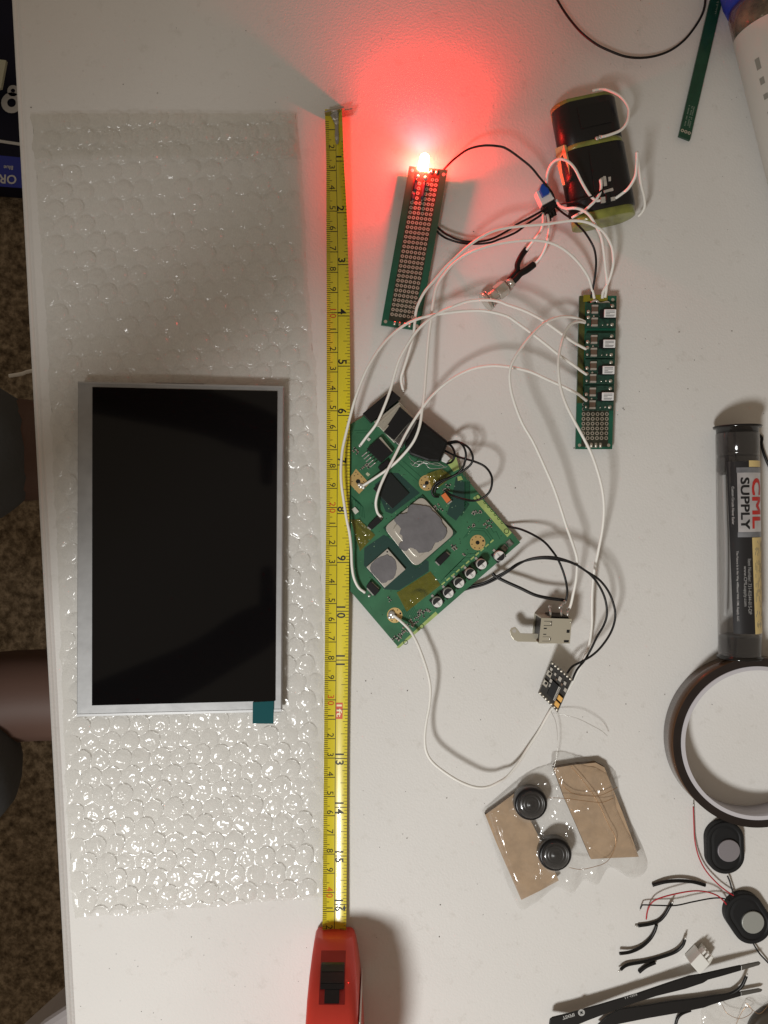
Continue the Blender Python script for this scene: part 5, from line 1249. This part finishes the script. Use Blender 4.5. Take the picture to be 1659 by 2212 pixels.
B('thin black wire from the switch across the battery pack to its terminals', [(1202, 443), (1222.8, 439), (1246, 435), (1272.4, 426.8), (1287, 420), (1302, 410), (1316, 402)], [9, 15, 21, 22.5, 22.5, 22, 20.5], None, .42)
B('black wire from the main board corner looping right down to the silver socket', [(1085, 1130), (1097, 1137), (1124, 1143), (1151.5, 1155), (1175, 1170), (1192, 1188.7), (1205.6, 1209), (1215.8, 1232.8), (1222.6, 1256.5), (1225.5, 1280), (1222, 1299)], [1.5, 3, 6, 10, 13, 15, 16, 16, 15, 13, 11.5])
B('inner black wire looping from under the main board to the amplifier board', [(985, 1275), (1011.6, 1267), (1044.7, 1259), (1071, 1246), (1097, 1232), (1117.6, 1218), (1141, 1210), (1171.8, 1206), (1202, 1208.5), (1232.7, 1215), (1260, 1229.5), (1280, 1246), (1297, 1270), (1308, 1297), (1311, 1327.6), (1304, 1351), (1290, 1375), (1276.8, 1402), (1263, 1426), (1246, 1447), (1236, 1470)], [1, 2, 4, 7, 10, 13, 15, 17, 18, 18, 18, 17, 16, 15, 14, 13, 12, 11, 10, 11, 11])
B('outer black wire looping from under the main board to the amplifier board', [(988, 1279), (1014, 1271), (1044.7, 1263), (1071, 1251), (1097, 1235), (1120, 1219), (1143, 1208), (1172, 1203), (1204, 1205), (1239.5, 1217), (1266.6, 1234), (1294, 1252), (1314, 1277), (1326, 1307), (1329, 1334), (1320, 1365), (1300.5, 1395), (1280, 1415), (1256.5, 1429), (1236, 1440), (1225, 1455)], [1, 2, 4, 7, 10, 14, 17, 19, 20, 20, 20, 19, 18, 17, 16, 15, 14, 13, 12.5, 12, 12.5])
B('black wire from the twisted pair to the top lead of the silver socket', [(1064, 1238), (1072, 1246), (1097, 1258.5), (1124, 1270.5), (1155, 1285), (1185, 1292), (1215, 1296), (1222, 1299)], [7, 7, 8, 9, 10, 10.5, 11, 11], None, .85)
B('inner black loop springing from the heat shrink block', [(966, 1001), (975, 998), (981, 989), (982, 977.7), (977, 966), (968, 957)], [8, 11, 13, 13, 11, 9])
B('middle black loop from the heat shrink block back under the brown film', [(968, 956), (985, 953), (996, 958), (1003, 967.8), (1006.4, 981), (1004.7, 996), (998, 1012.5), (983, 1025.7), (963.4, 1034), (947, 1041), (937, 1050), (933, 1062), (938, 1072), (948, 1073)], [9, 13, 15, 16, 16, 15, 14, 12, 10, 8, 7, 6, 5.5, 5])
B('outer black loop from the heat shrink block back under the brown film', [(968, 959), (988, 955), (1004, 961), (1015, 971), (1021.5, 988.4), (1017, 1003), (1001.7, 1016), (978.5, 1029), (955, 1041), (942, 1052), (939, 1064)], [8, 13, 16, 17, 17, 16, 14, 12, 9, 7, 6])
B('largest black loop swinging out over the table beside the heat shrink block', [(962, 974), (978, 982), (995, 988.4), (1028, 998), (1050, 1010), (1062.5, 1031.5), (1059.6, 1058), (1044.7, 1074.5), (1025, 1081.5), (1001.7, 1078.5), (978.5, 1071), (962, 1061)], [7, 10, 12, 15, 16, 17, 16, 14, 12, 9, 7, 5])
FS = 'fine strands below the heat shrink block'
for k, px in enumerate(([(883, 985), (890, 995), (905, 1003), (918, 996), (935, 1003), (952, 1006)], [(886, 1000), (900, 1008), (916, 1000), (928, 1011), (948, 1012), (966, 1008)], [(890, 1006), (905, 996), (925, 1002), (945, 1000), (962, 1010)])):
    wire('wire_strand', ('highest', 'lowest', 'middle')[k]+' of three fine tinned strands below the heat shrink block', px, (5, 8, 6), .16, solder, 'wire', FS)
# ------------------------------------------------------------ the person seated at the left edge of the table
skin = mat('skin', (.12, .068, .052), .55, bump=.05, bscale=300); cloth = mat('shorts_grey', (.09, .095, .1), .85, bump=.3, bscale=250); shirt_m = mat('shirt_dark', (.03, .032, .035), .9, bump=.3, bscale=250)  # skin and shorts tones darkened in place of the shade on the legs
hair_m = mat('hair_dark', (.02, .014, .01), .6, bump=.5, bscale=150)
def skinned(name, verts, edges, radii, m, parent, sub=2, origin=None):
    me = bpy.data.meshes.new(name+'_cage'); o0 = Vector(origin)
    me.from_pydata([tuple((Vector(v)-o0)*S) for v in verts], edges, []); ob = bpy.data.objects.new(name+'_cage', me); C.objects.link(ob)
    md = ob.modifiers.new('skin', 'SKIN'); md.use_smooth_shade = True
    for i, r in enumerate(radii):
        rr_ = r if isinstance(r, tuple) else (r, r); me.skin_vertices[0].data[i].radius = (rr_[0]*S, rr_[1]*S)
    me.skin_vertices[0].data[0].use_root = True
    s_ = ob.modifiers.new('sub', 'SUBSURF'); s_.levels = sub; s_.render_levels = sub
    dg = bpy.context.evaluated_depsgraph_get(); dg.update(); nm = bpy.data.meshes.new_from_object(ob.evaluated_get(dg))
    bpy.data.objects.remove(ob); nm.name = name
    nm.materials.clear(); nm.materials.append(m)
    for p in nm.polygons: p.use_smooth = True; p.material_index = 0
    o2 = bpy.data.objects.new(name, nm); C.objects.link(o2)
    if parent is not None: o2.parent = parent
    return o2
po = (-640, -40, -735)
# joints: pelvis, spine, neck, head; arms forward holding a phone; thighs forward under the table
V_ = []; E_ = []; R_ = []
def jv(x, y, z, r, link=None):
    V_.append((x, y, z)); R_.append(r); i = len(V_)-1
    if link is not None: E_.append((link, i))
    return i
pel = jv(-640, -40, -230, (135, 105)); sp1 = jv(-650, -40, -100, (125, 95), pel); sp2 = jv(-640, -45, 60, (140, 100), sp1); ch = jv(-610, -50, 200, (150, 95), sp2)
nk = jv(-580, -50, 290, 52, ch); hd0 = jv(-560, -50, 350, 62, nk); hd1 = jv(-545, -50, 410, (78, 92), hd0); hd2 = jv(-548, -50, 480, (68, 80), hd1)
for sgn in (-1, 1):
    sh = jv(-600, -50+sgn*160, 215, 52, ch); ue = jv(-560, -50+sgn*215, 90, 42, sh); el = jv(-480, -50+sgn*220, 10+60, 38, ue)
    fm = jv(-330, -40+sgn*170, 230, 34, el); wr = jv(-180, -25+sgn*125, 390, 24, fm); hn = jv(-125, -15+sgn*100, 428, (30, 18), wr)
    for k, (dx, dy, ln_) in enumerate(((45, -.25, 60), (35, -.7, 66), (20, -1.1, 60), (0, -1.4, 50))):
        f1 = jv(-125+dx*.8, -15+sgn*(100-10), 440+k*2, 9, hn); f2 = jv(-125+dx*1.1, -15+sgn*(100-38), 447, 8, f1); jv(-125+dx*1.2, -15+sgn*(100-58), 445, 7, f2)
    th_ = jv(-112, -15+sgn*84, 416, 10, hn)
# thighs seen through the gap: upper one (photo y~950) and lower one (photo y~1560)
hipA = jv(-600, 20, -225, 74, pel); kA = jv(-420, 40, -200, 58, hipA); kA2 = jv(-300, 50, -210, 46, kA); kA3 = jv(-262, 50, -250, 42, kA2); cA = jv(-250, 50, -420, 40, kA3); anA = jv(-265, 52, -650, 32, cA); ftA = jv(-262, 52, -705, 34, anA); jv(-150, 54, -712, 30, ftA)
hipB = jv(-600, -140, -225, 74, pel); kB = jv(-440, -215, -215, 58, hipB); kB2 = jv(-330, -152, -245, 42, kB); kB3 = jv(-215, -152, -250, 40, kB2); kB4 = jv(-180, -152, -290, 40, kB3); cB = jv(-185, -155, -440, 44, kB4); anB = jv(-215, -158, -650, 32, cB); ftB = jv(-212, -160, -705, 34, anB); jv(-105, -164, -712, 30, ftB)
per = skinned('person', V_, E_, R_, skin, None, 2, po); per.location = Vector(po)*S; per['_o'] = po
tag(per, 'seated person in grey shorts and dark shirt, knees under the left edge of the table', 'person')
def garment(name, vs, es, rs, m): return skinned(name, vs, es, rs, m, per, 2, po)
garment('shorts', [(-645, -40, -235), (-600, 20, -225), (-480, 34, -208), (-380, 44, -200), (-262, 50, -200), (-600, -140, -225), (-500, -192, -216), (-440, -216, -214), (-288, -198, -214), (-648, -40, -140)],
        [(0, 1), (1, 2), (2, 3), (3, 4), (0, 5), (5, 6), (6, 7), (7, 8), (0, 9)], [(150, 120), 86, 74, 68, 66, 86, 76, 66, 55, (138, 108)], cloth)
garment('shirt', [(-650, -40, -120), (-640, -45, 60), (-612, -50, 200), (-592, -50, 262), (-600, 115, 215), (-568, 160, 110), (-600, -215, 215), (-568, -262, 110)], [(0, 1), (1, 2), (2, 3), (2, 4), (4, 5), (2, 6), (6, 7)], [(142, 112), (154, 114), (164, 108), (70, 66), 66, 56, 66, 56], shirt_m)
hb = MB(); hb.blob((-556, -50, 440), 96, 0, 24, 1.02, .04)
hb.v = [v for v in hb.v]
hb.build('hair', hair_m, per)
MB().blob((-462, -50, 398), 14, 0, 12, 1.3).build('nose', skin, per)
for s_ in (-1, 1):
    MB().blob((-470, -50+s_*30, 420), 9, 0, 12).build('eye', mat('eye_white', (.7, .7, .68), .3), per)
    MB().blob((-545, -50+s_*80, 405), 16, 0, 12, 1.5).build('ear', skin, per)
ph = thing('phone', (-20, 0, H+4), 'dark phone held over the table by the seated person', 'phone')
MB().prism([(-72, -34), (28, -34), (28, 34), (-72, 34)] if False else [(-38, -108), (38, -108), (38, 38), (-38, 38)], H+3, H+11).build('phone_body', black_pl, ph, bevel=3)
